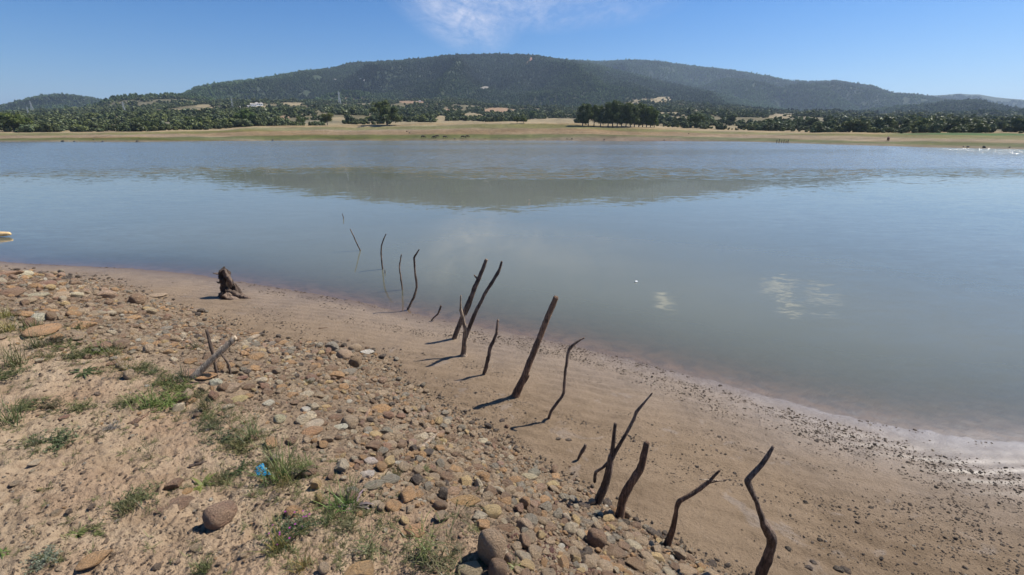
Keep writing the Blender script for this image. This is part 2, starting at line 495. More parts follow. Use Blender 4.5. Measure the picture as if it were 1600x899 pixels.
# ------------------------------------------------------------------ GROUND
def build_ground():
    # rings round the camera, dense in front
    rr = [0.25]
    while rr[-1] < 16: rr.append(rr[-1] * 1.0042 + .0002)
    while rr[-1] < 3200: rr.append(rr[-1] * 1.06)
    rr = np.array(rr)
    front = np.arange(-58, 58.01, .115)
    back = np.concatenate([np.arange(60, 180, 3.0), np.arange(-180, -59, 3.0)])
    az = np.radians(np.concatenate([front, back]))
    A, RR = np.meshgrid(az, rr)
    X = RR * np.sin(A); Y = RR * np.cos(A)
    Z = ground_z(X, Y)
    t, d = td(X, Y)
    lo, hi = dlow(t), dhigh(t)
    bank = np.clip((d - lo) / np.maximum(hi - lo, .5), 0, 1.2)
    top = sstep(-.9, 1.0, d - hi)
    me = mesh_np('ground', np.stack([X, Y, Z], -1).reshape(-1, 3), grid_faces(len(rr), len(az), True), True,
                 {'shore': ('FLOAT', d.ravel()), 'bank': ('FLOAT', bank.ravel()), 'top': ('FLOAT', top.ravel())})
    o = link('ground', me, [M['ground']]); tag(o, kind='structure', label='sandy lake shore rising to a stony bank')
build_ground()

def build_water():
    rr = [1.5]
    while rr[-1] < 30: rr.append(rr[-1] * 1.012)
    while rr[-1] < 2600: rr.append(rr[-1] * 1.03)
    rr = np.array(rr); az = np.radians(np.arange(-178, 178.1, .5))
    A, RR = np.meshgrid(az, rr)
    X = RR * np.sin(A); Y = RR * np.cos(A)
    dep = np.clip(-ground_z(X, Y, False), 0, 3)
    dist = Y
    # calm belt in the lee, ripples beyond it, slight ripple by the near shore
    wob = 5 * fbm(A * 4, RR * 0 + 1, 3, 131)
    edge = 38 + wob + 7 * fbm(X * .035, Y * .22, 3, 133) + 26 * np.abs(A - .02) ** 1.2
    ruf = 1.15 * sstep(-9, 14, RR - edge) * (0.8 + 0.4 * fbm(X * .01, Y * .03, 3, 141))
    ruf = ruf + 0.034 * (1 + fbm(X * .12, Y * .4, 3, 151)) + .025 * sstep(12, 5, RR)
    side = sstep(.35, .8, np.abs(A + .03))
    ruf = ruf + side * .05
    ruf = ruf + 5.5 * sstep(.66, .80, A) * sstep(.55, .95, RR / shore_r(A))
    me = mesh_np('lake_water', np.stack([X, Y, 0 * X], -1).reshape(-1, 3), grid_faces(len(rr), len(az), False), True,
                 {'depth': ('FLOAT', dep.ravel()), 'ruffle': ('FLOAT', ruf.ravel())})
    o = link('water', me, [M['water']]); tag(o, kind='structure', label='calm murky lake water')
build_water()

# photo-space list of open patches; they are painted on the land where they lie
OPEN = [(1020, 157, 36, 3.2, 's'), (988, 162, 14, 2.5, 's'), (1040, 153, 14, 2, 's'), (778, 173.5, 27, 5, 'b'), (735, 181, 19, 4, 's'), (702, 172, 9, 2, 'b'),
        (690, 186, 10, 5, 's'), (862, 190, 44, 5, 's'), (720, 192, 45, 3, 's'), (455, 163, 26, 2.6, 's'), (415, 167, 22, 2, 's'), (556, 156, 20, 2, 'b'), (640, 160, 26, 2, 'b'),
        (605, 186, 6, 3, 's'), (530, 186, 14, 3, 's'), (445, 184, 9, 3, 'b'), (318, 166, 14, 1.8, 's'), (300, 172, 26, 2, 's'), (335, 169, 18, 2, 's'), (180, 184, 8, 2, 's'),
        (100, 186, 6, 1.6, 's'), (1215, 184, 20, 2.5, 's'), (1380, 181, 15, 3, 'b'), (1405, 186, 12, 2, 'b'), (1447, 189, 18, 3, 's'), (1490, 191, 26, 2, 's'), (1540, 200, 30, 1.8, 's'),
        (1590, 201, 16, 1.8, 's'), (1230, 180, 26, 2, 's'), (1300, 194, 12, 1.5, 's'), (1404, 198, 8, 3, 's'), (830, 93, 2.4, 5, 'r'), (825, 97, 3, 1.5, 'r'), (758, 138, 8, 3, 'g'), (500, 195, 60, 1.6, 's'),
        (1130, 199, 30, 2.5, 's'), (1045, 178, 18, 2, 's'), (1060, 185, 15, 2, 's'), (1470, 124, 4, 1.5, 'r'), (1345, 131, 3, 3, 'g'), (930, 188, 20, 7, 's'), (650, 193, 50, 2, 's')]

def open_mask(px, py):
    best = np.zeros(np.shape(px)); kind = np.zeros(np.shape(px), int)
    wob = .35 * fbm(np.asarray(px) * .12, np.asarray(py) * .5, 3, 161)
    for k, (x, y, rx, ry, c) in enumerate(OPEN):
        q = 1.15 - (((px - x) / rx) ** 2 + ((py - y) / ry) ** 2) + wob
        q = np.clip(q * 2.2, 0, 1)
        kind = np.where(q > best, 'sbrg'.index(c), kind)
        best = np.maximum(best, q)
    return best, kind

def build_hills():
    az = np.radians(np.arange(-66, 62, .1))
    rr = [95.0]
    while rr[-1] < 9500: rr.append(rr[-1] * (1.0035 if rr[-1] < 460 else 1.0085))
    rr = np.array(rr)
    A, RR = np.meshgrid(az, rr)
    Z = far_z(A, RR)
    X = RR * np.sin(A); Y = RR * np.cos(A)
    px, py = project(X, Y, Z)
    rs = shore_r(A)
    h = Z + .5 * fbm(X * .03, Y * .03, 4, 171)
    left = sstep(.1, -.5, A)
    def C(*c): return np.array(c)[None, None, :]
    s = (RR - rs) / 75.0 + .07 * fbm(X * .02, Y * .05, 4, 172)
    n = fbm(X * .012, Y * .06, 4, 173)[..., None]
    strand = C(.15, .12, .075) + n * .04
    green = C(.095, .098, .038) + n * .03
    rust = C(.21, .15, .088) + n * .05
    olive = C(.145, .13, .055) + n * .04
    straw = C(.25, .19, .105) + n * .05
    def band(lo, hi, f=.05): return (sstep(lo - f, lo + f, s) * sstep(hi + f, hi - f, s))[..., None]
    c = strand + 0 * A[..., None]
    c = c * (1 - band(.07, .30)) + green * band(.07, .30)
    c = c * (1 - band(.28, .60)) + rust * band(.28, .60)
    c = c * (1 - band(.58, .86)) + olive * band(.58, .86)
    c = c * (1 - band(.84, 2.2)) + straw * band(.84, 2.2)
    gm = (sstep(1150, 1300, px) * sstep(.15, .35, s) * sstep(.75, .5, s) * .5)[..., None]
    c = c * (1 - gm) + C(.20, .16, .10) * gm
    gm = (sstep(1360, 1430, px) * sstep(.80, .86, s) * sstep(1.25, 1.15, s))[..., None]
    c = c * (1 - gm) + C(.06, .10, .03) * gm
    mud = (np.exp(-((px - 1010) / 110) ** 2) * sstep(.26, .1, s))[..., None]
    c = c * (1 - mud * .7) + C(.16, .11, .08) * mud * .7
    veg = sstep(1.6, 2.4, s)[..., None]
    scrub = C(.135, .115, .065) + .04 * fbm(X * .01, Y * .01, 4, 175)[..., None]
    c = c * (1 - veg) + scrub * veg
    far = sstep(1100, 1700, RR)[..., None]
    forest = C(.036, .048, .024) + .02 * fbm(X * .004, Y * .004, 4, 176)[..., None]
    c = c * (1 - far) + forest * far
    om, ok = open_mask(px, py)
    cols = np.array([(.24, .19, .11), (.25, .165, .10), (.30, .16, .11), (.20, .18, .15)])[ok]
    om = (om * sstep(1.0, 1.1, s))[..., None]
    c = c * (1 - om) + cols * om
    c = np.clip(c, .01, 1)
    rgba = np.concatenate([c, np.ones(c.shape[:2] + (1,))], -1)
    me = mesh_np('hills', np.stack([X, Y, Z], -1).reshape(-1, 3), grid_faces(len(rr), len(az)), True, {'paint': ('FLOAT_COLOR', rgba.reshape(-1, 4))})
    o = link('hills', me, [M['hills']]); tag(o, kind='structure', label='far shore and wooded hills beyond the lake')
build_hills()

# ------------------------------------------------------------------ instancing for what nobody could count
def gn_scatter(name, pts, rot, scl, idx, tint, rnd, templates, label):
    me = bpy.data.meshes.new(name)
    me.vertices.add(len(pts)); me.vertices.foreach_set('co', np.asarray(pts, np.float32).ravel())
    def put(nm, ty, arr, fld):
        at = me.attributes.new(nm, ty, 'POINT'); at.data.foreach_set(fld, np.asarray(arr).ravel())
    put('rot', 'FLOAT_VECTOR', np.asarray(rot, np.float32), 'vector')
    put('scl', 'FLOAT_VECTOR', np.asarray(scl, np.float32), 'vector')
    put('idx', 'INT', np.asarray(idx, np.int32), 'value')
    t4 = np.concatenate([np.asarray(tint, np.float32), np.ones((len(pts), 1), np.float32)], 1)
    put('tint', 'FLOAT_COLOR', t4, 'color')
    put('rnd', 'FLOAT', np.asarray(rnd, np.float32), 'value')
    o = link(name, me); tag(o, kind='stuff', label=label)
    ng = bpy.data.node_groups.new(name + '_scatter', 'GeometryNodeTree')
    ng.interface.new_socket('Geometry', in_out='INPUT', socket_type='NodeSocketGeometry')
    ng.interface.new_socket('Geometry', in_out='OUTPUT', socket_type='NodeSocketGeometry')
    N = ng.nodes; L = ng.links
    gi = N.new('NodeGroupInput'); go = N.new('NodeGroupOutput')
    col = bpy.data.collections.new(name + '_kinds')
    for k, tm in enumerate(templates):
        to = bpy.data.objects.new(f'{name}_kind_{k:02d}', tm); col.objects.link(to)
    ci = N.new('GeometryNodeCollectionInfo'); ci.inputs['Collection'].default_value = col
    ci.inputs['Separate Children'].default_value = True; ci.inputs['Reset Children'].default_value = True
    ip = N.new('GeometryNodeInstanceOnPoints'); ip.inputs['Pick Instance'].default_value = True
    def na(nm, ty):
        n = N.new('GeometryNodeInputNamedAttribute'); n.data_type = ty; n.inputs['Name'].default_value = nm
        return next(s for s in n.outputs if s.enabled and s.name == 'Attribute')
    L.new(gi.outputs[0], ip.inputs['Points']); L.new(ci.outputs[0], ip.inputs['Instance'])
    L.new(na('idx', 'INT'), ip.inputs['Instance Index'])
    er = N.new('FunctionNodeEulerToRotation'); L.new(na('rot', 'FLOAT_VECTOR'), er.inputs[0]); L.new(er.outputs[0], ip.inputs['Rotation'])
    L.new(na('scl', 'FLOAT_VECTOR'), ip.inputs['Scale'])
    L.new(ip.outputs[0], go.inputs[0])
    md = o.modifiers.new('scatter', 'NODES'); md.node_group = ng
    return o

# ------------------------------------------------------------------ shapes
def ico(sub):
    bm = bmesh.new(); bmesh.ops.create_icosphere(bm, subdivisions=sub, radius=1)
    v = np.array([q.co[:] for q in bm.verts]); f = np.array([[q.index for q in p.verts] for p in bm.faces]); bm.free()
    return v, f
ICO = {k: ico(k) for k in (1, 2, 3, 4)}

def stone_shape(seed, sub=3, angular=.5):
    """a unit stone, about 2 x 2 x 2 before scaling"""
    rs = np.random.RandomState(seed)
    v, f = ICO[sub]; v = v.copy()
    v = v * (1 + .16 * fbm(v[:, 0] * 1.1 + seed, v[:, 1] * 1.1 + v[:, 2] * .9, 2, seed)[:, None])
    for k in range(int(3 + 9 * angular)):
        n = rs.normal(size=3); n /= np.linalg.norm(n)
        dd = rs.uniform(.42, .82) if angular > .4 else rs.uniform(.66, .95)
        q = v @ n - dd
        v = v - np.outer(np.maximum(q, 0) * (1.0 if angular > .4 else .8), n)
    v = v * (1 + .035 * fbm(v[:, 0] * 4 + seed, v[:, 1] * 4 + v[:, 2] * 3, 3, seed + 5)[:, None])
    m = np.abs(v).max(0)
    return v / m, f

N_KIND = 16
ANG = [.15, .85, .3, .7, .1, .7, .5, .3, .9, .45, .15, .65, .25, .75, .5, .1]
STONES = []; STONES_I = []
for k in range(N_KIND):
    v, f = stone_shape(k * 7 + 3, 3, ANG[k])
    me = mesh_np('stone', v, f, True); me.materials.append(M['stone']); STONES.append(me)
    v, f = stone_shape(k * 7 + 3, 2, ANG[k])
    me = mesh_np('small_stone', v, f, True); me.materials.append(M['stone_i']); STONES_I.append(me)

def leaf_quads(centres, normals, size, rs, asp=1.6):
    n = len(centres)
    a = rs.normal(size=(n, 3)); a -= (a * normals).sum(1)[:, None] * normals; a /= np.linalg.norm(a, axis=1)[:, None] + 1e-9
    b = np.cross(normals, a)
    s = np.asarray(size).reshape(-1, 1) * np.ones((n, 1))
    v = np.stack([centres - a * s * asp * .5, centres + b * s * .5, centres + a * s * asp * .5, centres - b * s * .5], 1).reshape(-1, 3)
    f = np.arange(4 * n).reshape(-1, 4)
    return v, f

def crown_points(lobes, n, rs, fill=.35):
    """points in and on a set of lobes (cx,cy,cz,rx,ry,rz)"""
    L = np.array(lobes); w = L[:, 3] * L[:, 4] + L[:, 5] * L[:, 3]; w = w / w.sum()
    k = rs.choice(len(L), n, p=w)
    d = rs.normal(size=(n, 3)); d /= np.linalg.norm(d, axis=1)[:, None]
    r = 1 - fill * rs.rand(n) ** 1.5
    p = L[k, :3] + d * L[k, 3:] * r[:, None]
    nr = d / L[k, 3:]; nr /= np.linalg.norm(nr, axis=1)[:, None]
    nr = nr + rs.normal(size=(n, 3)) * .55; nr /= np.linalg.norm(nr, axis=1)[:, None]
    return p, nr

def bush_mesh(name, seed, mat, n=260, leaf=.16, tall=1.0, lobes=7):
    """unit bush: radius about 1, height about 1.3, base at z=0, hundreds of leaf clumps over a lumpy heart"""
    rs = np.random.RandomState(seed)
    lb = [(0, 0, .45 * tall, .55, .55, .45 * tall)]
    for k in range(lobes):
        a = rs.uniform(0, 2 * PI); q = rs.uniform(.25, .62); s = rs.uniform(.26, .46)
        lb.append((q * math.cos(a), q * math.sin(a), rs.uniform(.25, .95) * tall, s, s, s * rs.uniform(.8, 1.1)))
    p, nr = crown_points(lb, n, rs, .25)
    p[:, 2] = np.maximum(p[:, 2], .02)
    v, f = leaf_quads(p, nr, rs.uniform(.7, 1.3, n) * leaf, rs)
    return v, f, lb

def solid_heart(lb, k=.86):
    vs = []; fs = []; o = 0
    v0, f0 = ICO[1]
    for (cx, cy, cz, rx, ry, rz) in lb:
        v = v0 * np.array([rx, ry, rz]) * k + np.array([cx, cy, cz]); v[:, 2] = np.maximum(v[:, 2], -.1)
        vs.append(v); fs.append(f0 + o); o += len(v)
    return np.concatenate(vs), np.concatenate(fs)

def mixed_mesh(name, parts, mats, smooth=False):
    """parts: [(v, f, material index)] with any face size"""
    V = []; faces = []; mi = []; o = 0
    for v, f, k in parts:
        V.append(np.asarray(v)); faces += (np.asarray(f) + o).tolist(); mi += [k] * len(f); o += len(v)
    me = bpy.data.meshes.new(name)
    me.from_pydata(np.concatenate(V).tolist(), [], faces)
    me.polygons.foreach_set('material_index', mi)
    me.polygons.foreach_set('use_smooth', [smooth] * len(faces))
    for m in mats: me.materials.append(m)
    me.update()
    return me

BUSH = []; SCRUB = []
for k in range(8):
    v, f, lb = bush_mesh('bush', 50 + k, None, 420, .17, 1.0 if k < 6 else 1.3, 8)
    hv, hf = solid_heart(lb)
    BUSH.append(mixed_mesh('bush', [(v, f, 0), (hv, hf, 0)], [M['bush']]))
for k in range(8):
    v, f, lb = bush_mesh('scrub', 80 + k, None, 70, .36, 1.0 if k < 5 else 1.35, 5)
    hv, hf = solid_heart(lb[:5], .9)
    SCRUB.append(mixed_mesh('scrub', [(v, f, 0), (hv, hf, 0)], [M['bush_i']]))

# ------------------------------------------------------------------ ordinal words and labels by neighbourhood
_ONES = ['', 'nearest', 'second', 'third', 'fourth', 'fifth', 'sixth', 'seventh', 'eighth', 'ninth', 'tenth', 'eleventh', 'twelfth', 'thirteenth', 'fourteenth',
         'fifteenth', 'sixteenth', 'seventeenth', 'eighteenth', 'nineteenth', 'twentieth']
def ordinal(k):
    if k <= 20: return _ONES[k]
    t, u = divmod(k, 10)
    w1 = {2: 'twenty', 3: 'thirty', 4: 'forty', 5: 'fifty'}.get(t, 'sixty')
    return w1 + ('-' + ['', 'first', 'second', 'third', 'fourth', 'fifth', 'sixth', 'seventh', 'eighth', 'ninth'][u] if u else 'th')

def label_by_place(items, marks, words_above='beyond', words_below='in front of'):
    """items: dicts with obj, px, py, look (adjectives + noun). Gives each a label naming its landmark, side and rank."""
    buckets = {}
    for it in items:
        best = min(marks, key=lambda m: math.hypot((it['px'] - m[1]) , (it['py'] - m[2]) * 1.3))
        dx, dy = it['px'] - best[1], it['py'] - best[2]
        if abs(dx) > abs(dy) * 1.2: side = 'right of' if dx > 0 else 'left of'
        else: side = words_below if dy > 0 else words_above
        it['dist'] = math.hypot(dx, dy)
        buckets.setdefault((it['look'], best[0], side), []).append(it)
    for (look, mark, side), L in buckets.items():
        L.sort(key=lambda i: i['dist'])
        for k, it in enumerate(L):
            if len(L) == 1: lab = f'{look} {side} {mark}'
            elif k == 0: lab = f'closest {look} {side} {mark}'
            else: lab = f'{ordinal(k + 1)} closest {look} {side} {mark}'
            it['obj']['label'] = lab
# ------------------------------------------------------------------ dead branches standing in the shore
def smooth_path(P, rad, step=.02):
    P = np.asarray(P, float); rad = np.asarray(rad, float)
    seg = np.linalg.norm(np.diff(P, axis=0), axis=1); T = np.concatenate([[0], np.cumsum(seg)])
    n = max(6, int(T[-1] / step)); tt = np.linspace(0, T[-1], n)
    # Catmull-Rom, kept tight so the kinks stay
    out = []
    for t in tt:
        k = min(np.searchsorted(T, t, 'right') - 1, len(P) - 2); k = max(k, 0)
        u = (t - T[k]) / max(seg[k], 1e-9)
        p0 = P[max(k - 1, 0)]; p1 = P[k]; p2 = P[k + 1]; p3 = P[min(k + 2, len(P) - 1)]
        m1 = (p2 - p0) * .28; m2 = (p3 - p1) * .28
        out.append((2 * u**3 - 3 * u**2 + 1) * p1 + (u**3 - 2 * u**2 + u) * m1 + (-2 * u**3 + 3 * u**2) * p2 + (u**3 - u**2) * m2)
    return np.array(out), np.interp(tt, T, rad)

def tube(P, rad, sides=10, seed=0, rough=.12, step=.02, wander=0.0, broken=.5):
    P, r = smooth_path(P, rad, step)
    n = len(P); rs = np.random.RandomState(seed)
    if wander:
        s = np.arange(n) * step
        P = P + wander * np.stack([fbm(s * 9 + seed, s * 0, 3, seed), fbm(s * 9 + seed, s * 0 + 5, 3, seed + 1), 0 * s], -1)
    T = np.gradient(P, axis=0); T /= np.linalg.norm(T, axis=1)[:, None] + 1e-9
    up = np.array([0, 1, 0.1]); V = []
    for k in range(n):
        a = np.cross(T[k], up); a /= np.linalg.norm(a) + 1e-9; b = np.cross(T[k], a)
        th = np.arange(sides) / sides * 2 * PI + k * .03
        s = k * step
        q = 1 + rough * fbm(np.cos(th) * 1.3 + seed + s * 5, np.sin(th) * 1.3 + s * 9, 4, seed + 3) * 2 + rough * .8 * np.cos(th * 3 + s * 3 + seed)
        kn = rough * 2.0 * sstep(.45, .9, fbm(np.array([s * 6.0 + seed]), np.array([seed * 1.0]), 2, seed + 9))
        V.append(P[k] + (np.cos(th)[:, None] * a + np.sin(th)[:, None] * b) * (r[k] * (q + kn))[:, None])
    # splintered tip
    V.append(P[-1] + T[-1] * r[-1] * (.3 + broken * rs.rand(sides))[:, None] + (V[-1] - P[-1]) * .55)
    V = np.array(V); nr = V.shape[0]
    f = grid_faces(nr, sides, True)
    V = V.reshape(-1, 3)
    c = np.concatenate([V, [P[-1] + T[-1] * r[-1] * .2, P[0]]])
    j = np.arange(sides); top = np.stack([(nr - 1) * sides + j, (nr - 1) * sides + (j + 1) % sides, np.full(sides, len(V))], -1)
    bot = np.stack([(j + 1) % sides, j, np.full(sides, len(V) + 1)], -1)
    return c, f.tolist(), np.concatenate([top, bot]).tolist()

def tube_obj(name, P, rad, mat, parent=None, origin=None, **kw):
    v, f, t = tube(P, rad, **kw)
    o0 = np.asarray(origin if origin is not None else (0, 0, 0), float)
    me = bpy.data.meshes.new(name)
    me.from_pydata((v - o0).tolist(), [], f + t)
    me.polygons.foreach_set('use_smooth', [True] * len(me.polygons)); me.materials.append(mat); me.update()
    o = link(name, me, parent=parent)
    if parent is None: o.location = o0
    return o

def plane_pts(pts, base, depth_lean=0.0):
    """pixels -> points in the upright plane through the base, leaning a little in depth with height"""
    out = []
    for px, py in pts:
        x, y, z = ray(px, py)
        # y = by + lean * (z - bz)
        s = (base[1] + depth_lean * (EYE - base[2])) / (y - depth_lean * z)
        out.append((x * s, y * s, EYE + z * s))
    return np.array(out)

MARKS = []        # landmarks for the labels of stones and weeds: (phrase, px, py)
def branch(label, pts, widths, mat='wood', group='dead branches standing along the shore', mark=None, under=.25, lean=0.0, subs=(), wander=.006, name='dead_branch', cat='branch', seed=1, rough=.13, water=False):
    b = hit(*pts[0]) if not water else np.array([*on_plane(*pts[0], 0.0), 0.0])
    P = plane_pts(pts, b, lean)
    rad = np.array(widths) * .5 * fdepth(P) / F * .72
    root = P[0] - (P[1] - P[0]) / max(np.linalg.norm(P[1] - P[0]), 1e-6) * under * .6 - np.array([0, 0, under * .6])
    P2 = np.vstack([root, P]); r2 = np.concatenate([[rad[0] * 1.05], rad])
    o = tube_obj(name, P2, r2, M[mat], None, b, seed=seed, rough=rough, wander=wander)
    tag(o, label, cat, group)
    for k, (sp, sw, sm) in enumerate(subs):
        Q = plane_pts(sp, b, lean)
        tube_obj('twig' if max(sw) < 5 else 'branch', Q, np.array(sw) * .5 * fdepth(Q) / F * .72, M[sm], o, b, seed=seed + 7 + k, rough=rough, wander=wander * .6)
    if mark: MARKS.append((mark, pts[0][0], pts[0][1]))
    return o

branch('tiny dark twig poking out of the open lake water, farthest of the sticks', [(537, 342), (536, 338), (535, 334)], [1.8, 1.6, 1.2], water=True, seed=2)
branch('thin dark stick in the water bending back to the left like a hook', [(563, 392), (556, 377), (551, 366), (547, 358)], [2.6, 2.6, 2.2, 1.8], water=True, seed=3)
branch('thin stick in the water bowed left with its tip leaning right', [(598, 421), (596, 402), (596, 385), (599, 375), (603, 366)], [3.2, 3.0, 3.0, 2.6, 2.0], water=True, seed=4, under=.4)
branch('tiny dark twig beside the bowed stick in the lake', [(602, 427), (601.5, 422)], [2.2, 1.4], water=True, seed=5)
branch('short straight thin stick in the shallow water', [(629, 453), (626, 432), (624, 416), (627, 398)], [3.4, 3.4, 3.2, 2.2], water=True, seed=6, under=.4)
branch('black wavy stick standing exactly on the water edge', [(637, 484), (646, 466), (651, 448), (649, 428), (647, 404), (651, 396), (655, 390)], [5, 5, 4.6, 4.2, 4, 3.4, 2.6], seed=7, mark='the black wavy stick on the water edge')
branch('short curved stub of stick beside the waterline, left of the tall double pole', [(674, 501), (684, 490), (689, 478)], [2.4, 4, 4.4], seed=8)
branch('long thin dark pole leaning right behind the forked pale trunk', [(709, 530), (724, 492), (737, 462), (750, 432), (760, 406)], [11, 10, 10, 9, 7.5], seed=9, mark='the tall leaning double poles', lean=.05,
       subs=[([(748, 438), (744, 434), (741, 430)], [6, 4, 2.5], 'wood'), ([(727, 492), (734, 479), (738, 467)], [6, 5, 3], 'wood')])
branch('forked pale trunk with one long thin arm leaning right', [(725, 556), (726, 535), (728, 518)], [15, 11, 9], mat='wood_mid', seed=10, lean=-.03,
       subs=[([(728, 527), (741, 493), (758, 459), (778, 427), (784, 409)], [8, 8.5, 7, 7.5, 4.5], 'wood'), ([(728, 522), (724, 500), (720, 484), (720, 462)], [8.5, 8, 5, 3], 'wood_mid')])
branch('thin knobbly stick casting a thin shadow, right of the pale forked trunk', [(756, 585), (764, 558), (768, 541), (776, 520), (778, 500)], [7, 7.5, 7, 6.5, 3.5], seed=11, rough=.25, mark='the thin knobbly stick')
branch('thickest straight pole leaning right with a flat broken top', [(806, 619), (817, 594), (829, 564), (843, 528), (855, 496), (868, 465)], [19, 15, 14, 13.5, 12.5, 12], mat='wood_brown', seed=12, mark='the thickest leaning pole', rough=.1,
       subs=[([(818, 598), (823, 591), (826, 586)], [9, 7, 6], 'wood_brown')])
branch('thin crooked stick with its tip bent far to the right', [(857, 655), (862, 641), (880, 616), (882, 600), (884, 573), (888, 548), (898, 537), (913, 528)], [7, 6.5, 6.5, 6.5, 6, 6.5, 6, 3.5], seed=13, mark='the crooked stick with the bent tip')
branch('small pointed stub of wood at the foot of the stony bank', [(903, 719), (909, 706), (915, 695)], [4, 8, 5.5], seed=14)
branch('dark three-armed branch with a long thin arm reaching right', [(933, 788), (944, 760), (951, 735), (955, 712)], [18, 16, 15, 13], seed=15, mark='the dark three-armed branch',
       subs=[([(955, 715), (958, 690), (961, 662)], [10, 9, 7], 'wood'), ([(955, 716), (973, 686), (990, 655), (994, 644), (1006, 630), (1019, 614)], [9, 7.5, 6.5, 7, 5, 3], 'wood'),
             ([(950, 722), (941, 731), (931, 738), (929, 753)], [8, 6, 7, 6.5], 'wood')])
branch('thick stump-like curved pole with a rounded top', [(967, 808), (974, 778), (983, 761), (999, 736), (1006, 712), (1011, 692)], [19, 18, 17, 16, 14.5, 11], mat='wood_brown', seed=16, mark='the thick curved pole')
branch('slender branch bent right and ending in thin twigs', [(1042, 853), (1052, 823), (1056, 798), (1063, 783), (1090, 766), (1110, 750), (1125, 735)], [16, 12, 8.5, 11, 9, 7, 4], mat='wood_brown', seed=17, mark='the slender branch bent right',
       subs=[([(1083, 770), (1102, 757), (1120, 752), (1135, 750)], [4.5, 4, 3.5, 2.5], 'wood'), ([(1093, 749), (1115, 750), (1132, 751)], [2, 2.2, 1.8], 'wood_pale')])
branch('tall elbow-shaped branch nearest to the lower right of the bank', [(1186, 915), (1203, 858), (1205, 838), (1193, 815), (1184, 788), (1173, 765), (1169, 752), (1185, 734), (1199, 714), (1209, 698)], [24, 19, 21, 13, 11, 10, 13, 11, 9, 6], seed=18, mark='the tall elbow-shaped branch')

def lying(label, p0, p1, w0, w1, mat, lift=.0, name='stick', cat='stick', group=None, mid=None, seed=1, sides=10, rough=.12):
    pix = [p0] + ([mid] if mid else []) + [p1]
    P = [hit(*q) for q in pix]
    ws = np.interp(np.linspace(0, 1, len(P)), [0, 1], [w0, w1])
    r = [w * .45 * fdepth(q) / F for w, q in zip(ws, P)]
    P = [q + np.array([0, 0, rr * .7 + lift]) for q, rr in zip(P, r)]
    o = tube_obj(name, np.array(P), np.array(r), M[mat], None, P[0], seed=seed, rough=rough, wander=.004, sides=sides)
    return tag(o, label, cat, group)

lying('thin dark twig trailing from the slender bent branch across the mud', (1050, 856), (1102, 897), 3.2, 2.2, 'wood', mid=(1078, 872), seed=31)
lying('pale tapered splinter of wood lying on dark pebbles', (686, 677), (656, 704), 4, 9, 'wood_mid', seed=32)
lying('short pale splinter among stones below the pale one', (563, 668), (577, 642), 8, 5, 'wood_brown', seed=33)
lying('dark curved root half buried in the sandy bank', (205, 667), (272, 634), 10, 5, 'wood_brown', mid=(232, 650), seed=34, rough=.3)
lying('dark brown stick lying on the soil right of the buried root', (296, 730), (324, 722), 6, 3, 'wood', seed=35)
lying('thin dark branchlet on the smooth wet sand', (498, 514), (512, 513), 2.5, 1.5, 'wood_brown', seed=36)
lying('thin brown twig at the foot of the crossed stakes', (280, 598), (340, 599), 5, 3, 'wood', mid=(310, 600), seed=37)

# crossed stakes
b = hit(304, 592)
P = plane_pts([(302, 592), (330, 563), (350, 545), (367, 528)], b, .38)
r = np.array([13, 11, 10.5, 9]) * .45 * fdepth(P) / F
P = np.vstack([P[0] - (P[1] - P[0]) * .25 - np.array([0, 0, .10]), P]); r = np.concatenate([[r[0]], r])
o = tube_obj('leaning_log', P, r, M['wood_pale'], None, b, seed=41, rough=.08); tag(o, 'thick pale log leaning to the right across two dark stakes', 'log')
MARKS.append(('the crossed stakes', 335, 570))
branch('straight dark stake leaning left behind the pale log', [(339, 590), (334, 556), (328, 533), (322, 516)], [4.5, 6.5, 7, 4.5], seed=42, group='dark stakes crossed by the pale log', name='stake', cat='stake', lean=.15)
branch('short curved dark stake bowed away from the pale log', [(361, 587), (359, 573), (353, 563), (345, 554)], [4.5, 5, 4.5, 4], seed=43, group='dark stakes crossed by the pale log', name='stake', cat='stake', lean=.1)

# tree stump on the sand
def stump():
    b = hit(362, 464)
    sc_ = fdepth(b) / F
    def pp(pts, dy=0.0): return plane_pts(pts, b + np.array([0, dy, 0]))
    root = bpy.data.objects.new('tree_stump', None); COL.objects.link(root); root.location = b
    tag(root, 'gnarled dark tree stump with a beak-like snag standing on the sand', 'stump'); MARKS.append(('the gnarled tree stump', 362, 460))
    def part(nm, pts, w, seed, dy=0.0, rough=.3, mat='wood_stump', br=1.8):
        Q = pp(pts, dy); tube_obj(nm, Q, np.array(w) * .42 * sc_, M[mat], root, b, seed=seed, rough=rough, step=.012, sides=16, wander=.01, broken=br)
    part('trunk', [(357, 470), (355, 455), (352, 440), (349, 430), (349, 422), (349, 419)], [26, 16, 14, 17, 13, 4], 51, rough=.5)
    part('snag', [(350, 427), (342, 428), (334, 427)], [7, 5, 2], 52, mat='wood')
    part('snag', [(345, 442), (341, 442), (339, 441)], [5, 3, 2], 53, mat='wood')
    part('bark_ridge', [(350, 421), (356, 432), (360, 440), (361, 448)], [6, 9, 7, 4], 54, -.05, mat='wood')
    part('root', [(354, 458), (366, 462), (378, 466), (389, 467)], [20, 15, 12, 5], 55, -.06, .45, 'wood')
    part('root', [(358, 450), (368, 454), (376, 461), (386, 466)], [14, 11, 9, 4], 56, .03, .45)
    part('root', [(366, 443), (370, 450), (374, 460)], [3, 6, 8], 57, .0, .4, 'wood')
    part('root', [(352, 460), (360, 466), (372, 469)], [14, 12, 5], 58, -.14, .45, 'wood')
    part('root', [(380, 460), (384, 463), (390, 464)], [3, 4, 2], 59, .05, .4, 'wood')
stump()

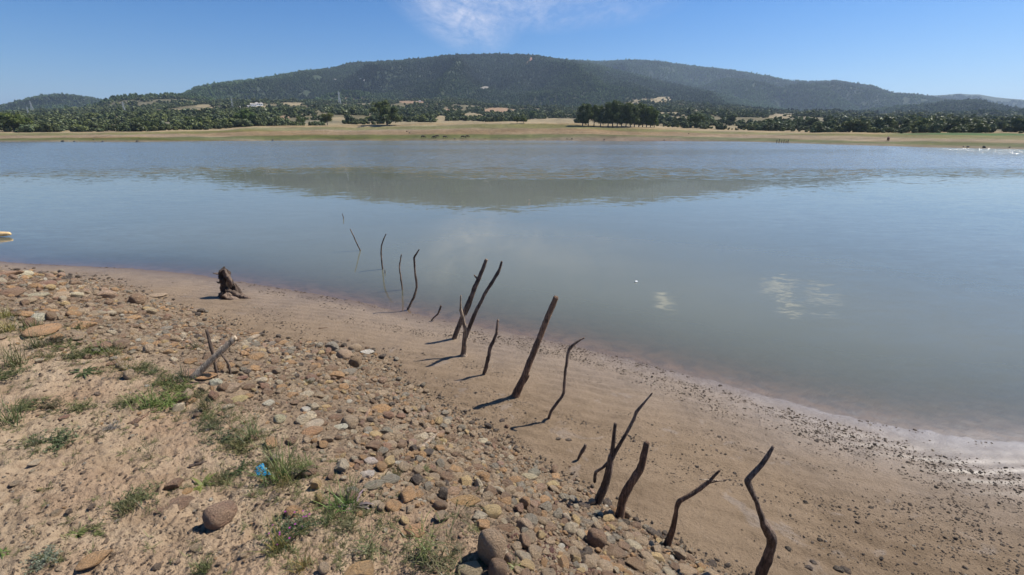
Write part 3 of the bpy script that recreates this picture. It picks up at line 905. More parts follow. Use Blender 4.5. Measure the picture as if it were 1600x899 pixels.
# ------------------------------------------------------------------ STONES
C_ = {'tan': (.36, .26, .165), 'orange': (.40, .235, .115), 'brown': (.23, .145, .09), 'reddish': (.27, .155, .10), 'grey': (.255, .215, .16), 'cream': (.46, .37, .25),
      'white': (.52, .46, .36), 'dark': (.085, .065, .052), 'yellow': (.47, .33, .16), 'pink': (.35, .225, .15)}
C_ = {k: tuple(min(c * 1.55, .80) for c in v) for k, v in C_.items()}
WORD = {'tan': 'tan', 'orange': 'orange-tan', 'brown': 'brown', 'reddish': 'reddish', 'grey': 'grey', 'cream': 'cream', 'white': 'whitish', 'dark': 'dark', 'yellow': 'yellowish', 'pink': 'pinkish'}
HS = [
 # px, py (centre), width, height, colour, kind index, label
 (12, 428, 44, 15, 'reddish', 3, 'flat reddish slab at the far end of the stony bank'), (36, 428, 24, 13, 'cream', 7, 'cream block against the flat reddish slab'),
 (72, 444, 25, 14, 'reddish', 0, 0), (60, 461, 25, 13, 'cream', 14, 0), (96, 462, 25, 15, 'tan', 5, 0), (167, 461, 24, 16, 'tan', 6, 0),
 (215, 468, 24, 23, 'brown', 4, 'brown upright boulder above the other pebbles, left of the stump'), (61, 497, 22, 16, 'white', 5, 'white square block standing left of a brown block'),
 (81, 496, 15, 19, 'brown', 13, 'narrow brown block right of the white block'), (70, 515, 44, 20, 'orange', 2, 'long orange-tan slab below the white block'), (132, 508, 38, 20, 'orange', 3, 'slanting orange slab with a straight edge, on the bank top'),
 (229, 530, 24, 13, 'tan', 0, 0), (207, 495, 20, 11, 'orange', 9, 0), (244, 461, 28, 9, 'tan', 4, 'flat pale oval stone lying apart on the sand'), (19, 458, 30, 18, 'brown', 7, 0), (106, 434, 16, 9, 'dark', 1, 0),
 (235, 487, 18, 13, 'tan', 6, 0), (262, 513, 16, 9, 'grey', 2, 0), (147, 542, 20, 11, 'brown', 8, 0), (190, 538, 22, 18, 'brown', 7, 0), (295, 583, 22, 15, 'pink', 0, 0), (322, 588, 30, 14, 'orange', 7, 0),
 (337, 597, 18, 14, 'white', 11, 0), (349, 606, 17, 15, 'brown', 4, 'dark round stone below the crossed stakes'), (366, 605, 30, 19, 'tan', 3, 'pale cracked block beside the dark round stone'), (379, 589, 15, 10, 'reddish', 14, 'bright salmon-red stone right of the crossed stakes'),
 (374, 625, 26, 12, 'yellow', 9, 0), (264, 551, 14, 12, 'orange', 6, 0), (119, 470, 16, 10, 'brown', 2, 0), (118, 461, 20, 12, 'cream', 6, 0), (40, 470, 26, 13, 'tan', 7, 0),
 (519, 543, 20, 22, 'grey', 6, 'upright pale grey stone, leftmost of the heap by the sand'), (537, 553, 25, 22, 'tan', 4, 'largest rounded stone in the heap by the sand'), (555, 543, 20, 19, 'tan', 10, 'rounded stone topping the right side of the heap by the sand'),
 (518, 574, 22, 15, 'brown', 0, 0), (526, 586, 24, 17, 'orange', 6, 0), (489, 573, 20, 12, 'brown', 3, 0), (556, 566, 19, 23, 'brown', 15, 0), (545, 580, 25, 11, 'grey', 2, 0), (574, 550, 20, 9, 'white', 9, 0),
 (400, 557, 24, 13, 'orange', 7, 0), (397, 526, 18, 9, 'cream', 9, 0), (424, 537, 14, 9, 'grey', 0, 0), (477, 640, 16, 14, 'white', 4, 'round white stone on the stony slope'), (493, 646, 17, 12, 'brown', 0, 0),
 (595, 637, 29, 18, 'orange', 10, 'large smooth orange stone in the pebble slope'), (566, 641, 19, 10, 'tan', 6, 0), (546, 660, 27, 29, 'tan', 4, 'upright rounded tan boulder in the middle of the slope'), (524, 652, 20, 15, 'brown', 10, 0),
 (532, 667, 21, 11, 'white', 11, 0), (437, 655, 18, 19, 'cream', 7, 0), (490, 663, 30, 18, 'cream', 7, 0), (487, 674, 32, 14, 'orange', 0, 0), (455, 690, 18, 14, 'brown', 4, 0), (604, 675, 19, 19, 'grey', 6, 0),
 (626, 667, 28, 10, 'tan', 2, 0), (672, 673, 20, 13, 'pink', 6, 0), (583, 696, 28, 21, 'brown', 8, 0), (580, 719, 20, 18, 'white', 14, 0), (558, 724, 11, 13, 'pink', 6, 0), (535, 724, 15, 14, 'cream', 7, 0), (548, 727, 12, 9, 'orange', 0, 0),
 (573, 740, 22, 16, 'white', 11, 0), (586, 758, 30, 14, 'grey', 2, 0), (609, 749, 30, 18, 'grey', 10, 'smooth grey rounded stone on the grit'), (630, 742, 18, 8, 'tan', 3, 0), (708, 767, 22, 18, 'pink', 0, 0),
 (727, 783, 45, 22, 'orange', 9, 'large orange-tan stone with a weathered face, above the yellow pair'), (768, 799, 30, 27, 'yellow', 7, 'deep yellow block right of a paler yellow wedge'), (748, 806, 25, 22, 'cream', 8, 'pale yellow wedge left of the deep yellow block'),
 (651, 825, 34, 24, 'orange', 1, 'orange block behind the tall grass stems'), (589, 787, 19, 17, 'cream', 14, 0), (767, 857, 46, 68, 'pink', 4, 'biggest smooth pinkish boulder near the camera'), (777, 893, 30, 38, 'brown', 7, 'dark split rock under the biggest pinkish boulder'),
 (737, 886, 42, 32, 'tan', 1, 'flat pale clod-like slab left of the biggest pinkish boulder'), (794, 874, 13, 20, 'pink', 10, 0), (823, 883, 24, 19, 'yellow', 6, 0), (820, 787, 16, 25, 'orange', 15, 0), (790, 823, 34, 16, 'brown', 1, 0), (818, 820, 26, 26, 'tan', 11, 0),
 (564, 893, 48, 32, 'orange', 5, 'pale orange clod at the lower rim left of the flat slab'), (494, 756, 17, 22, 'yellow', 8, 0), (498, 781, 12, 20, 'yellow', 13, 0),
 (346, 804, 46, 48, 'reddish', 7, 'large reddish-brown boulder bedded in the soil'), (273, 786, 50, 26, 'reddish', 9, 'flat rose-brown slab flush with the soil'), (271, 755, 27, 21, 'brown', 8, 'brown stone above the flat rose-brown slab'), (293, 768, 16, 11, 'orange', 0, 0),
 (153, 871, 46, 24, 'orange', 3, 'tan-brown block left of the flat slab, near the silvery weed'), (56, 724, 16, 12, 'cream', 9, 0), (101, 654, 15, 9, 'reddish', 0, 'small brick-red stone on the bare soil'),
 (930, 842, 31, 36, 'brown', 7, 'tall brown boulder at the foot of the curved pole shadow'), (964, 862, 36, 27, 'brown', 3, 'brown block right of the tall brown boulder'), (989, 850, 27, 15, 'cream', 4, 'smooth pale oval stone right of the brown block'),
 (992, 882, 32, 22, 'brown', 6, 0), (963, 884, 34, 18, 'orange', 1, 0), (917, 815, 25, 12, 'grey', 4, 0), (935, 802, 16, 12, 'grey', 6, 0), (951, 799, 15, 12, 'tan', 4, 0), (977, 815, 18, 15, 'dark', 1, 0), (995, 820, 16, 13, 'brown', 5, 0),
 (994, 835, 17, 11, 'tan', 0, 0), (1018, 886, 25, 18, 'tan', 0, 0), (1044, 893, 22, 15, 'cream', 4, 0), (1073, 889, 30, 18, 'tan', 2, 0), (885, 810, 15, 20, 'cream', 14, 0), (875, 858, 17, 9, 'cream', 14, 'small pale flattened pebble on the grey grit'), (865, 888, 13, 14, 'brown', 1, 0),
 (948, 897, 20, 14, 'brown', 7, 0), (945, 872, 20, 12, 'orange', 1, 0), (880, 777, 18, 14, 'grey', 4, 0), (834, 736, 20, 14, 'grey', 0, 0), (866, 755, 17, 11, 'yellow', 6, 0), (826, 744, 26, 11, 'cream', 4, 0), (712, 733, 24, 13, 'orange', 6, 0), (728, 741, 16, 13, 'tan', 10, 0),
 (746, 729, 18, 12, 'brown', 10, 0), (781, 724, 13, 10, 'pink', 4, 0), (843, 753, 18, 10, 'tan', 3, 0), (686, 681, 15, 9, 'orange', 6, 0), (703, 683, 19, 13, 'brown', 7, 0), (659, 712, 14, 16, 'orange', 0, 0), (643, 692, 16, 15, 'pink', 4, 0), (755, 689, 16, 11, 'cream', 2, 0),
 (405, 640, 18, 10, 'tan', 3, 0), (440, 605, 16, 10, 'orange', 7, 0), (457, 616, 20, 12, 'orange', 3, 0), (480, 616, 20, 13, 'cream', 9, 0), (499, 618, 16, 12, 'tan', 6, 0), (510, 634, 14, 10, 'yellow', 14, 0), (420, 630, 16, 13, 'white', 9, 0), (455, 565, 16, 11, 'orange', 14, 0), (425, 576, 14, 9, 'brown', 0, 0),
 (570, 573, 12, 8, 'grey', 1, 0), (620, 600, 12, 8, 'brown', 7, 0), (640, 640, 14, 9, 'grey', 3, 0), (661, 648, 14, 9, 'tan', 2, 0), (597, 614, 20, 11, 'tan', 2, 0), (575, 605, 16, 10, 'brown', 6, 0),
 (1310, 887, 14, 10, 'dark', 7, 0), (1323, 888, 16, 10, 'dark', 1, 0), (1270, 878, 10, 7, 'dark', 4, 0), (1264, 888, 11, 7, 'dark', 5, 0), (1232, 857, 10, 7, 'dark', 1, 0), (888, 688, 10, 5, 'dark', 0, 0), (873, 687, 9, 5, 'dark', 3, 0), (785, 657, 9, 6, 'dark', 5, 0),
 (700, 655, 16, 10, 'grey', 2, 0), (912, 790, 20, 10, 'dark', 4, 0), (905, 830, 16, 10, 'cream', 14, 0),
]
stones = []       # dicts for the labels
def stone_obj(mesh, loc, dims, rz, tilt, col, cat='stone', name='stone'):
    o = bpy.data.objects.new(name, mesh); COL.objects.link(o)
    o.location = loc; o.scale = dims; o.rotation_euler = (tilt[0], tilt[1], rz)
    o.color = (*col, 1)
    return tag(o, None, cat, 'loose stones lying on the bank')

def jit(c, k=.14):
    s = 1 + RS.uniform(-k, k)
    return tuple(float(np.clip(x * s * (1 + RS.uniform(-.05, .05)), .01, .9)) for x in c)

occ = []
for (px, py, w, h, cn, kd, lab) in HS:
    p = hit(px, py + h * .30)
    dist = np.linalg.norm(p - np.array([0, 0, EYE])); k = fdepth(p) / F
    view = math.asin((EYE - p[2]) / dist)
    hw = w * .5 * k
    # apparent height = height*cos + depth*sin
    hh = h * .5 * k
    depth = min(hw * 1.05, hh / max(math.sin(view), .35)) * .85
    zz = max(hh * .55, (hh - depth * math.sin(view) * .75) / max(math.cos(view), .3)) * 1.12
    flush = lab and 'flush' in lab
    az = math.atan2(p[0], p[1])
    loc = (p[0], p[1], float(ground_z(p[0], p[1])) + zz * (.60 if not flush else -.55))
    o = stone_obj(STONES[kd], loc, (hw * 1.10, depth, zz), -az + RS.uniform(-.12, .12), (RS.uniform(-.12, .12), RS.uniform(-.12, .12)), jit(C_[cn], .08))
    stones.append(dict(obj=o, px=px, py=py, w=w, col=cn, kd=kd, lab=lab))
    occ.append((p[0], p[1], hw))

EXTRA_MARKS = [('the round white stone', 477, 640), ('the biggest pinkish boulder', 767, 857), ('the large reddish-brown boulder', 346, 804), ('the flat rose-brown slab', 273, 786), ('the white square block', 61, 497),
               ('the tall brown boulder', 930, 842), ('the smooth orange stone', 595, 637), ('the upright tan boulder', 546, 660), ('the smooth grey rounded stone', 609, 749), ('the rounded heap by the sand', 537, 553),
               ('the deep yellow block', 768, 799), ('the salmon-red stone', 379, 589), ('the flat reddish slab', 12, 428), ('the blue plastic scrap', 409, 740), ('the brown upright boulder', 215, 468), ('the pale wood splinter', 670, 690)]
MARKS += EXTRA_MARKS

def kdens(px, py, t, d):
    """how thickly stones lie at a spot: 0..1"""
    lo, hi = dlow(t), dhigh(t)
    w = (d - lo) / (hi - lo)
    n = fbm(t * 1.3, d * 1.3, 3, 201)
    q = sstep(-.10, .03, w + .06 * n) * sstep(1.22, .66, w + .4 * n)
    grit = sstep(.32, .75, fbm(t * .9 + 3, d * 1.3, 2, 205) + .25 * sstep(.45, .7, w)) * sstep(.35, .5, w) * sstep(-3, 1.5, t)
    loose = sstep(-.25, .30, fbm(t * 2.1 + 9, d * 2.4, 3, 209)) * .70 + .26
    q = q * (1 - .93 * grit) * (1 + (loose - 1) * sstep(.30, .60, w + .15 * n))
    return q

def scatter_stones():
    rs = np.random.RandomState(77)
    n = 170000
    # even in the picture-ish sense: polar
    a = rs.uniform(-.98, .75, n); r = np.exp(rs.uniform(math.log(1.3), math.log(18), n))
    x = r * np.sin(a); y = r * np.cos(a)
    t, d = td(x, y)
    q = kdens(0, 0, t, d)
    keep = rs.rand(n) < q * np.clip(.25 + .11 * r, 0, 1)
    # strays
    lo, hi = dlow(t), dhigh(t)
    stray = (rs.rand(n) < .012 * (d > lo - .25) ) & (d > .1)
    keep |= stray
    x, y, t, d, a, r = x[keep], y[keep], t[keep], d[keep], a[keep], r[keep]
    n = len(x)
    w = (d - dlow(t)) / (dhigh(t) - dlow(t))
    size = .0115 * np.exp(rs.normal(0, .58, n)) * (1 + .55 * sstep(.1, .7, w)) * np.where(rs.rand(n) < .07, 1.9, .88)
    size = np.where(w < .02, size * .7, size)
    size = np.where(w > 1.1, size * .55, size)
    size = np.clip(size, .005, .06) * np.clip(.62 + .055 * r, .68, 1.45)
    size = size * 1.1
    # thin out overlaps, biggest first
    order = np.argsort(-size); ok = np.zeros(n, bool); grid = {}
    for (ox, oy, ow) in occ: grid.setdefault((int(ox // .1), int(oy // .1)), []).append((ox, oy, ow * 1.15))
    for i in order:
        gx, gy = int(x[i] // .1), int(y[i] // .1); good = True
        for ix in (gx - 1, gx, gx + 1):
            for iy in (gy - 1, gy, gy + 1):
                for (ox, oy, ow) in grid.get((ix, iy), ()):
                    if (ox - x[i]) ** 2 + (oy - y[i]) ** 2 < (.70 * (ow + size[i])) ** 2: good = False; break
                if not good: break
            if not good: break
        if good: ok[i] = True; grid.setdefault((gx, gy), []).append((x[i], y[i], size[i]))
    x, y, t, d, w, size, r = [q[ok] for q in (x, y, t, d, w, size, r)]
    n = len(x); z = ground_z(x, y)
    ka = np.array([k for k in range(N_KIND) if ANG[k] >= .45]); kr = np.array([k for k in range(N_KIND) if ANG[k] < .45])
    kinds = np.where(rs.rand(n) < .35 + .35 * sstep(.3, .9, w), rs.choice(ka, n), rs.choice(kr, n))
    names = list(C_)
    # wet dark stones low on the slope, yellow and cream ones higher up
    pl = np.array([.22, .10, .20, .08, .24, .07, .02, .04, .02, .05]); ph = np.array([.26, .20, .12, .09, .08, .14, .05, .0, .08, .06])
    pl = np.array([dict(tan=.33, orange=.09, brown=.22, reddish=.03, grey=.20, cream=.05, white=.005, dark=.04, yellow=.02, pink=.02)[k] for k in names])
    ph = np.array([dict(tan=.34, orange=.16, brown=.15, reddish=.04, grey=.08, cream=.11, white=.01, dark=.02, yellow=.06, pink=.03)[k] for k in names])
    pl /= pl.sum(); ph /= ph.sum()
    hiq = rs.rand(n) < sstep(.1, .75, w)
    ci = np.where(hiq, rs.choice(10, n, p=ph), rs.choice(10, n, p=pl))
    ci = np.where((w < .03) & (rs.rand(n) < .6), names.index('dark'), ci)
    tint = np.array([C_[names[k]] for k in ci]) * (1 + rs.uniform(-.2, .2, (n, 1)))
    asp = rs.uniform(.6, 1.0, n); flat = rs.uniform(.42, .80, n)
    dims = np.stack([size, size * asp, size * flat], 1)
    rot = np.stack([rs.normal(0, .22, n), rs.normal(0, .22, n), rs.uniform(0, 2 * PI, n)], 1)
    loc = np.stack([x, y, z + size * flat * rs.uniform(.22, .9, n)], 1)
    px, py = project(x, y, z)
    app = size / np.hypot(r, EYE - z)
    vis = (px > 5) & (px < 1595) & (py < 890) & (py > 380)
    cand = np.argsort(-(app * vis))[:300 - len(HS)]
    ind = np.zeros(n, bool); ind[cand] = True
    for i in np.nonzero(ind)[0]:
        o = stone_obj(STONES[kinds[i]], loc[i], dims[i], rot[i, 2], rot[i, :2], np.clip(tint[i], .01, .9))
        stones.append(dict(obj=o, px=px[i], py=py[i], w=size[i] * 2 * F / np.hypot(r[i], EYE - z[i]), col=names[ci[i]], kd=kinds[i], lab=0))
    m = ~ind
    gn_scatter('pebbles', loc[m], rot[m], dims[m], kinds[m], tint[m], rs.rand(m.sum()), STONES_I, 'mass of small mixed pebbles covering the sloping bank')
    return n
n_st = scatter_stones()

for s in stones:
    if s['lab']: s['obj']['label'] = s['lab']
rest = [s for s in stones if not s['lab']]
for s in rest:
    shape = 'angular' if ANG[s['kd']] > .55 else ('rounded' if ANG[s['kd']] < .28 else 'blunt')
    sz = 'large' if s['w'] > 21 else ('mid-sized' if s['w'] > 13 else 'small')
    s['look'] = f"{sz} {WORD[s['col']]} {shape} stone"
label_by_place(rest, MARKS, 'beyond', 'in front of')

def scatter_crumbs():
    """clods, grit and dark chips lying on sand and soil"""
    rs = np.random.RandomState(99)
    n = 420000
    a = rs.uniform(-.98, .98, n); r = np.exp(rs.uniform(math.log(1.3), math.log(17), n))
    x = r * np.sin(a); y = r * np.cos(a); t, d = td(x, y)
    lo, hi = dlow(t), dhigh(t)
    sand = (d > .0) & (d < lo)
    # dark chips in drifts parallel to the shore, thicker to the right
    drift = sstep(.0, .5, fbm(t * .5, d * 2.2, 3, 301) + .30 * sstep(-2, 5, t) - .02) * np.interp(d, [0, .12, .5, 1.4, 2.4, 4], [1.0, 1.1, 1.0, .9, .35, .12])
    drift = drift * (.25 + .75 * sstep(-.45, .3, fbm(t * 3.2, d * 6, 2, 303)))
    drift = drift * np.interp(t, [-12, -6, -3, 0, 8], [.9, .6, .40, .50, 1.0])
    drift = drift + .35 * np.exp(-((d - .06 - .05 * fbm(t * 2, d * 0, 2, 311)) / .05) ** 2) * sstep(-.3, .3, fbm(t * 3, d * 2, 2, 312))
    keep_s = sand & (rs.rand(n) < drift * 1.0)
    w = (d - lo) / (hi - lo)
    keep_b = (w > .3) & (rs.rand(n) < .20 * sstep(.3, .8, w) * (.3 + .7 * sstep(-.3, .4, fbm(x * 2, y * 2, 3, 305))))
    grit = (w > .35) & (w < 1.0) & (rs.rand(n) < .13)
    keep = keep_s | keep_b | grit
    x, y, r, t, d, ks, w = x[keep], y[keep], r[keep], t[keep], d[keep], keep_s[keep], w[keep]
    n = len(x); z = ground_z(x, y)
    size = np.where(ks, .0042 * np.exp(rs.normal(0, .5, n)) * (.6 + .14 * r), .0038 * np.exp(rs.normal(0, .5, n)) * (.55 + .2 * r))
    size = np.clip(size, .0015, .022)
    flat = np.where(ks, rs.uniform(.25, .6, n), rs.uniform(.5, .9, n))
    tint = np.where(ks[:, None], np.array([.075, .056, .045]) * rs.uniform(.5, 2.0, (n, 1)), np.array([.34, .235, .16]) * rs.uniform(.5, 1.35, (n, 1)))
    pale = rs.rand(n) < .07
    tint = np.where(pale[:, None], np.array([.50, .42, .32]), tint)
    # crusts of red-brown succulent grit in front
    for cx, cy, rx, ry in ((835, 850, 42, 26), (640, 716, 30, 14), (880, 862, 30, 20), (900, 895, 40, 18)):
        px, py = project(x, y, z)
        q = ((px - cx) / rx) ** 2 + ((py - cy) / ry) ** 2 < 1
        tint = np.where(q[:, None], np.array([.19, .075, .065]) * rs.uniform(.7, 1.4, (n, 1)), tint)
    scl = np.stack([size, size * rs.uniform(.5, 1, n), size * flat], 1)
    rot = np.stack([rs.normal(0, .3, n), rs.normal(0, .3, n), rs.uniform(0, 2 * PI, n)], 1)
    gn_scatter('gravel', np.stack([x, y, z + size * flat * .3], 1), rot, scl, rs.randint(0, N_KIND, n), tint, rs.rand(n), GRIT, 'dark chips and grit strewn over sand and soil')
GRIT = []
for k in range(N_KIND):
    v, f = stone_shape(900 + k, 1, .3)
    me = mesh_np('grit', v, f, False); me.materials.append(M['stone_i']); GRIT.append(me)
scatter_crumbs()
# ------------------------------------------------------------------ WEEDS
def blade(base, direction, length, width, bend, rs, seg=4, twist=0.0, up=np.array([0, 0, 1.0])):
    """one curved tapering leaf: (verts, quads)"""
    d = np.asarray(direction, float); d /= np.linalg.norm(d) + 1e-9
    side = np.cross(d, up); side /= np.linalg.norm(side) + 1e-9
    V = []
    p = np.asarray(base, float).copy(); v = d.copy()
    for k in range(seg + 1):
        u = k / seg
        wd = width * (1 - u) ** .6 * (.55 + 1.2 * u * (1 - u) + .45 * (1 - u)) * .5
        V += [p - side * wd, p + side * wd]
        v = v + np.array([0, 0, -bend / seg]) + rs.normal(size=3) * .04; v /= np.linalg.norm(v)
        p = p + v * length / seg
    f = [[2 * k, 2 * k + 1, 2 * k + 3, 2 * k + 2] for k in range(seg)]
    return V, f

class Acc:
    def __init__(s): s.v = []; s.f = []
    def add(s, v, f):
        o = len(s.v); s.v += [tuple(q) for q in v]; s.f += [[i + o for i in q] for q in f]
    def stem(s, a, b, r, bow=0.0, n=5, rs=None):
        a = np.asarray(a, float); b = np.asarray(b, float); u = b - a
        side = np.cross(u, [0, 0, 1.0]); side /= np.linalg.norm(side) + 1e-9
        fr = np.cross(side, u / (np.linalg.norm(u) + 1e-9)); V = []
        pts = [a + u * t + side * bow * math.sin(PI * t) * np.linalg.norm(u) for t in np.linspace(0, 1, n)]
        for k, p in enumerate(pts):
            q = r * (1 - .55 * k / (n - 1))
            V += [p + side * q, p - side * q * .5 + fr * q * .87, p - side * q * .5 - fr * q * .87]
        f = []
        for k in range(n - 1):
            for j in range(3): f.append([3 * k + j, 3 * k + (j + 1) % 3, 3 * k + 3 + (j + 1) % 3, 3 * k + 3 + j])
        s.add(V, f); return pts
    def mesh(s, name, mat):
        me = bpy.data.meshes.new(name); me.from_pydata(s.v, [], s.f); me.materials.append(mat); me.update(); return me

def weed_spreading(rs, h=.10, w=.16, n=60):
    """low mat of branching stems with small leaves"""
    A = Acc()
    for k in range(n):
        a = rs.uniform(0, 2 * PI); q = rs.uniform(.15, 1) ** .7; L = w * q
        base = np.array([rs.normal() * w * .12, rs.normal() * w * .12, 0]); tip = base + np.array([math.cos(a) * L, math.sin(a) * L, h * rs.uniform(.2, 1) * (1.1 - q * .6)])
        pts = A.stem(base, tip, .0011, rs.uniform(-.2, .2), 5)
        for p in pts[1:]:
            for j in range(4):
                dd = rs.normal(size=3); dd[2] = abs(dd[2]) * .6 + .1
                A.add(*blade(p, dd, w * rs.uniform(.09, .17), w * rs.uniform(.025, .045), .5, rs, 2))
    return A

def weed_rosette(rs, h=.06, w=.13, n=26):
    A = Acc()
    for k in range(n):
        a = rs.uniform(0, 2 * PI); e = rs.uniform(.15, .9)
        dd = np.array([math.cos(a), math.sin(a), e * 1.1])
        A.add(*blade((rs.normal() * .006, rs.normal() * .006, 0), dd, w * rs.uniform(.6, 1.1), w * rs.uniform(.14, .24), 1.0, rs, 5))
    return A

def weed_tuft(rs, h=.16, w=.10, n=70, width=.0032):
    A = Acc()
    for k in range(n):
        a = rs.uniform(0, 2 * PI); q = rs.uniform(.1, .9)
        dd = np.array([math.cos(a) * q, math.sin(a) * q, 1.0])
        A.add(*blade((rs.normal() * w * .22, rs.normal() * w * .22, 0), dd, h * rs.uniform(.35, 1.1), width * rs.uniform(.6, 1.3), rs.uniform(.2, 1.3), rs, 5))
    return A

def grass_stems(rs, h=.34, w=.16, n=12):
    """tall grass: stems and leaves; spikes come separately"""
    A = Acc(); S = Acc()
    for k in range(n):
        a = rs.uniform(0, 2 * PI); q = rs.uniform(.1, .75)
        base = np.array([rs.normal() * w * .18, rs.normal() * w * .18, 0]); L = h * rs.uniform(.5, 1.05)
        tip = base + np.array([math.cos(a) * q, math.sin(a) * q, 1.0]) * L
        pts = A.stem(base, tip, .0013, rs.uniform(-.12, .12), 6)
        for p in pts[1:5]:
            b = rs.uniform(0, 2 * PI)
            A.add(*blade(p, (math.cos(b), math.sin(b), 1.0), h * rs.uniform(.25, .5), .005, 1.4, rs, 5))
        if rs.rand() < .8:
            u = tip - pts[-2]; u /= np.linalg.norm(u)
            for j in range(42):
                t = rs.rand(); p = tip + u * (t * .05 - .005); b = rs.normal(size=3) * .5 + u * 1.6
                S.add(*blade(p, b, .014 * (1.2 - .5 * t), .0022, .1, rs, 2))
    for k in range(26):
        a = rs.uniform(0, 2 * PI)
        A.add(*blade((rs.normal() * w * .2, rs.normal() * w * .2, 0), (math.cos(a) * .7, math.sin(a) * .7, 1), h * rs.uniform(.2, .5), .0045, 1.1, rs, 5))
    return A, S

def weed_wiry(rs, h=.26, w=.22, n=9):
    """thin branching stalks with few leaves and seed dots"""
    A = Acc()
    for k in range(n):
        a = rs.uniform(0, 2 * PI); q = rs.uniform(.1, .9)
        base = np.array([rs.normal() * w * .08, rs.normal() * w * .08, 0]); tip = base + np.array([math.cos(a) * q * w, math.sin(a) * q * w, h * rs.uniform(.5, 1)])
        pts = A.stem(base, tip, .0015, rs.uniform(-.15, .15), 7)
        for p in pts[2:]:
            for j in range(2):
                b = rs.uniform(0, 2 * PI); t2 = p + np.array([math.cos(b), math.sin(b), .9]) * h * rs.uniform(.08, .2)
                A.stem(p, t2, .0008, 0, 3)
                for i in range(3):
                    dd = rs.normal(size=3); A.add(*blade(t2, dd, .012, .0035, .2, rs, 2))
    return A

WT = {}
for k in range(3):
    rs_ = np.random.RandomState(400 + k)
    WT['mat', k] = weed_spreading(rs_, .09, .15, 52).mesh('foliage', M['weed'])
    WT['ros', k] = weed_rosette(rs_).mesh('foliage', M['weed'])
    WT['tuft', k] = weed_tuft(rs_).mesh('foliage', M['weed'])
    A, S = grass_stems(rs_); WT['tall', k] = A.mesh('foliage', M['weed']); WT['spike', k] = S.mesh('seed_heads', M['weed'])
    WT['wiry', k] = weed_wiry(rs_).mesh('foliage', M['weed'])
    WT['broad', k] = weed_rosette(rs_, .08, .17, 18).mesh('foliage', M['weed'])
FL = {}
for k in range(2):
    rs_ = np.random.RandomState(450 + k); A = Acc()
    for j in range(16):
        a = rs_.uniform(0, 2 * PI); q = rs_.uniform(.04, .13); c = np.array([q * math.cos(a), q * math.sin(a), rs_.uniform(.03, .09)])
        for i in range(6): A.add(*blade(c, (math.cos(i * 1.05), math.sin(i * 1.05), .6), .008, .006, .3, rs_, 2))
    FL[k] = A.mesh('flower', M['flower'])

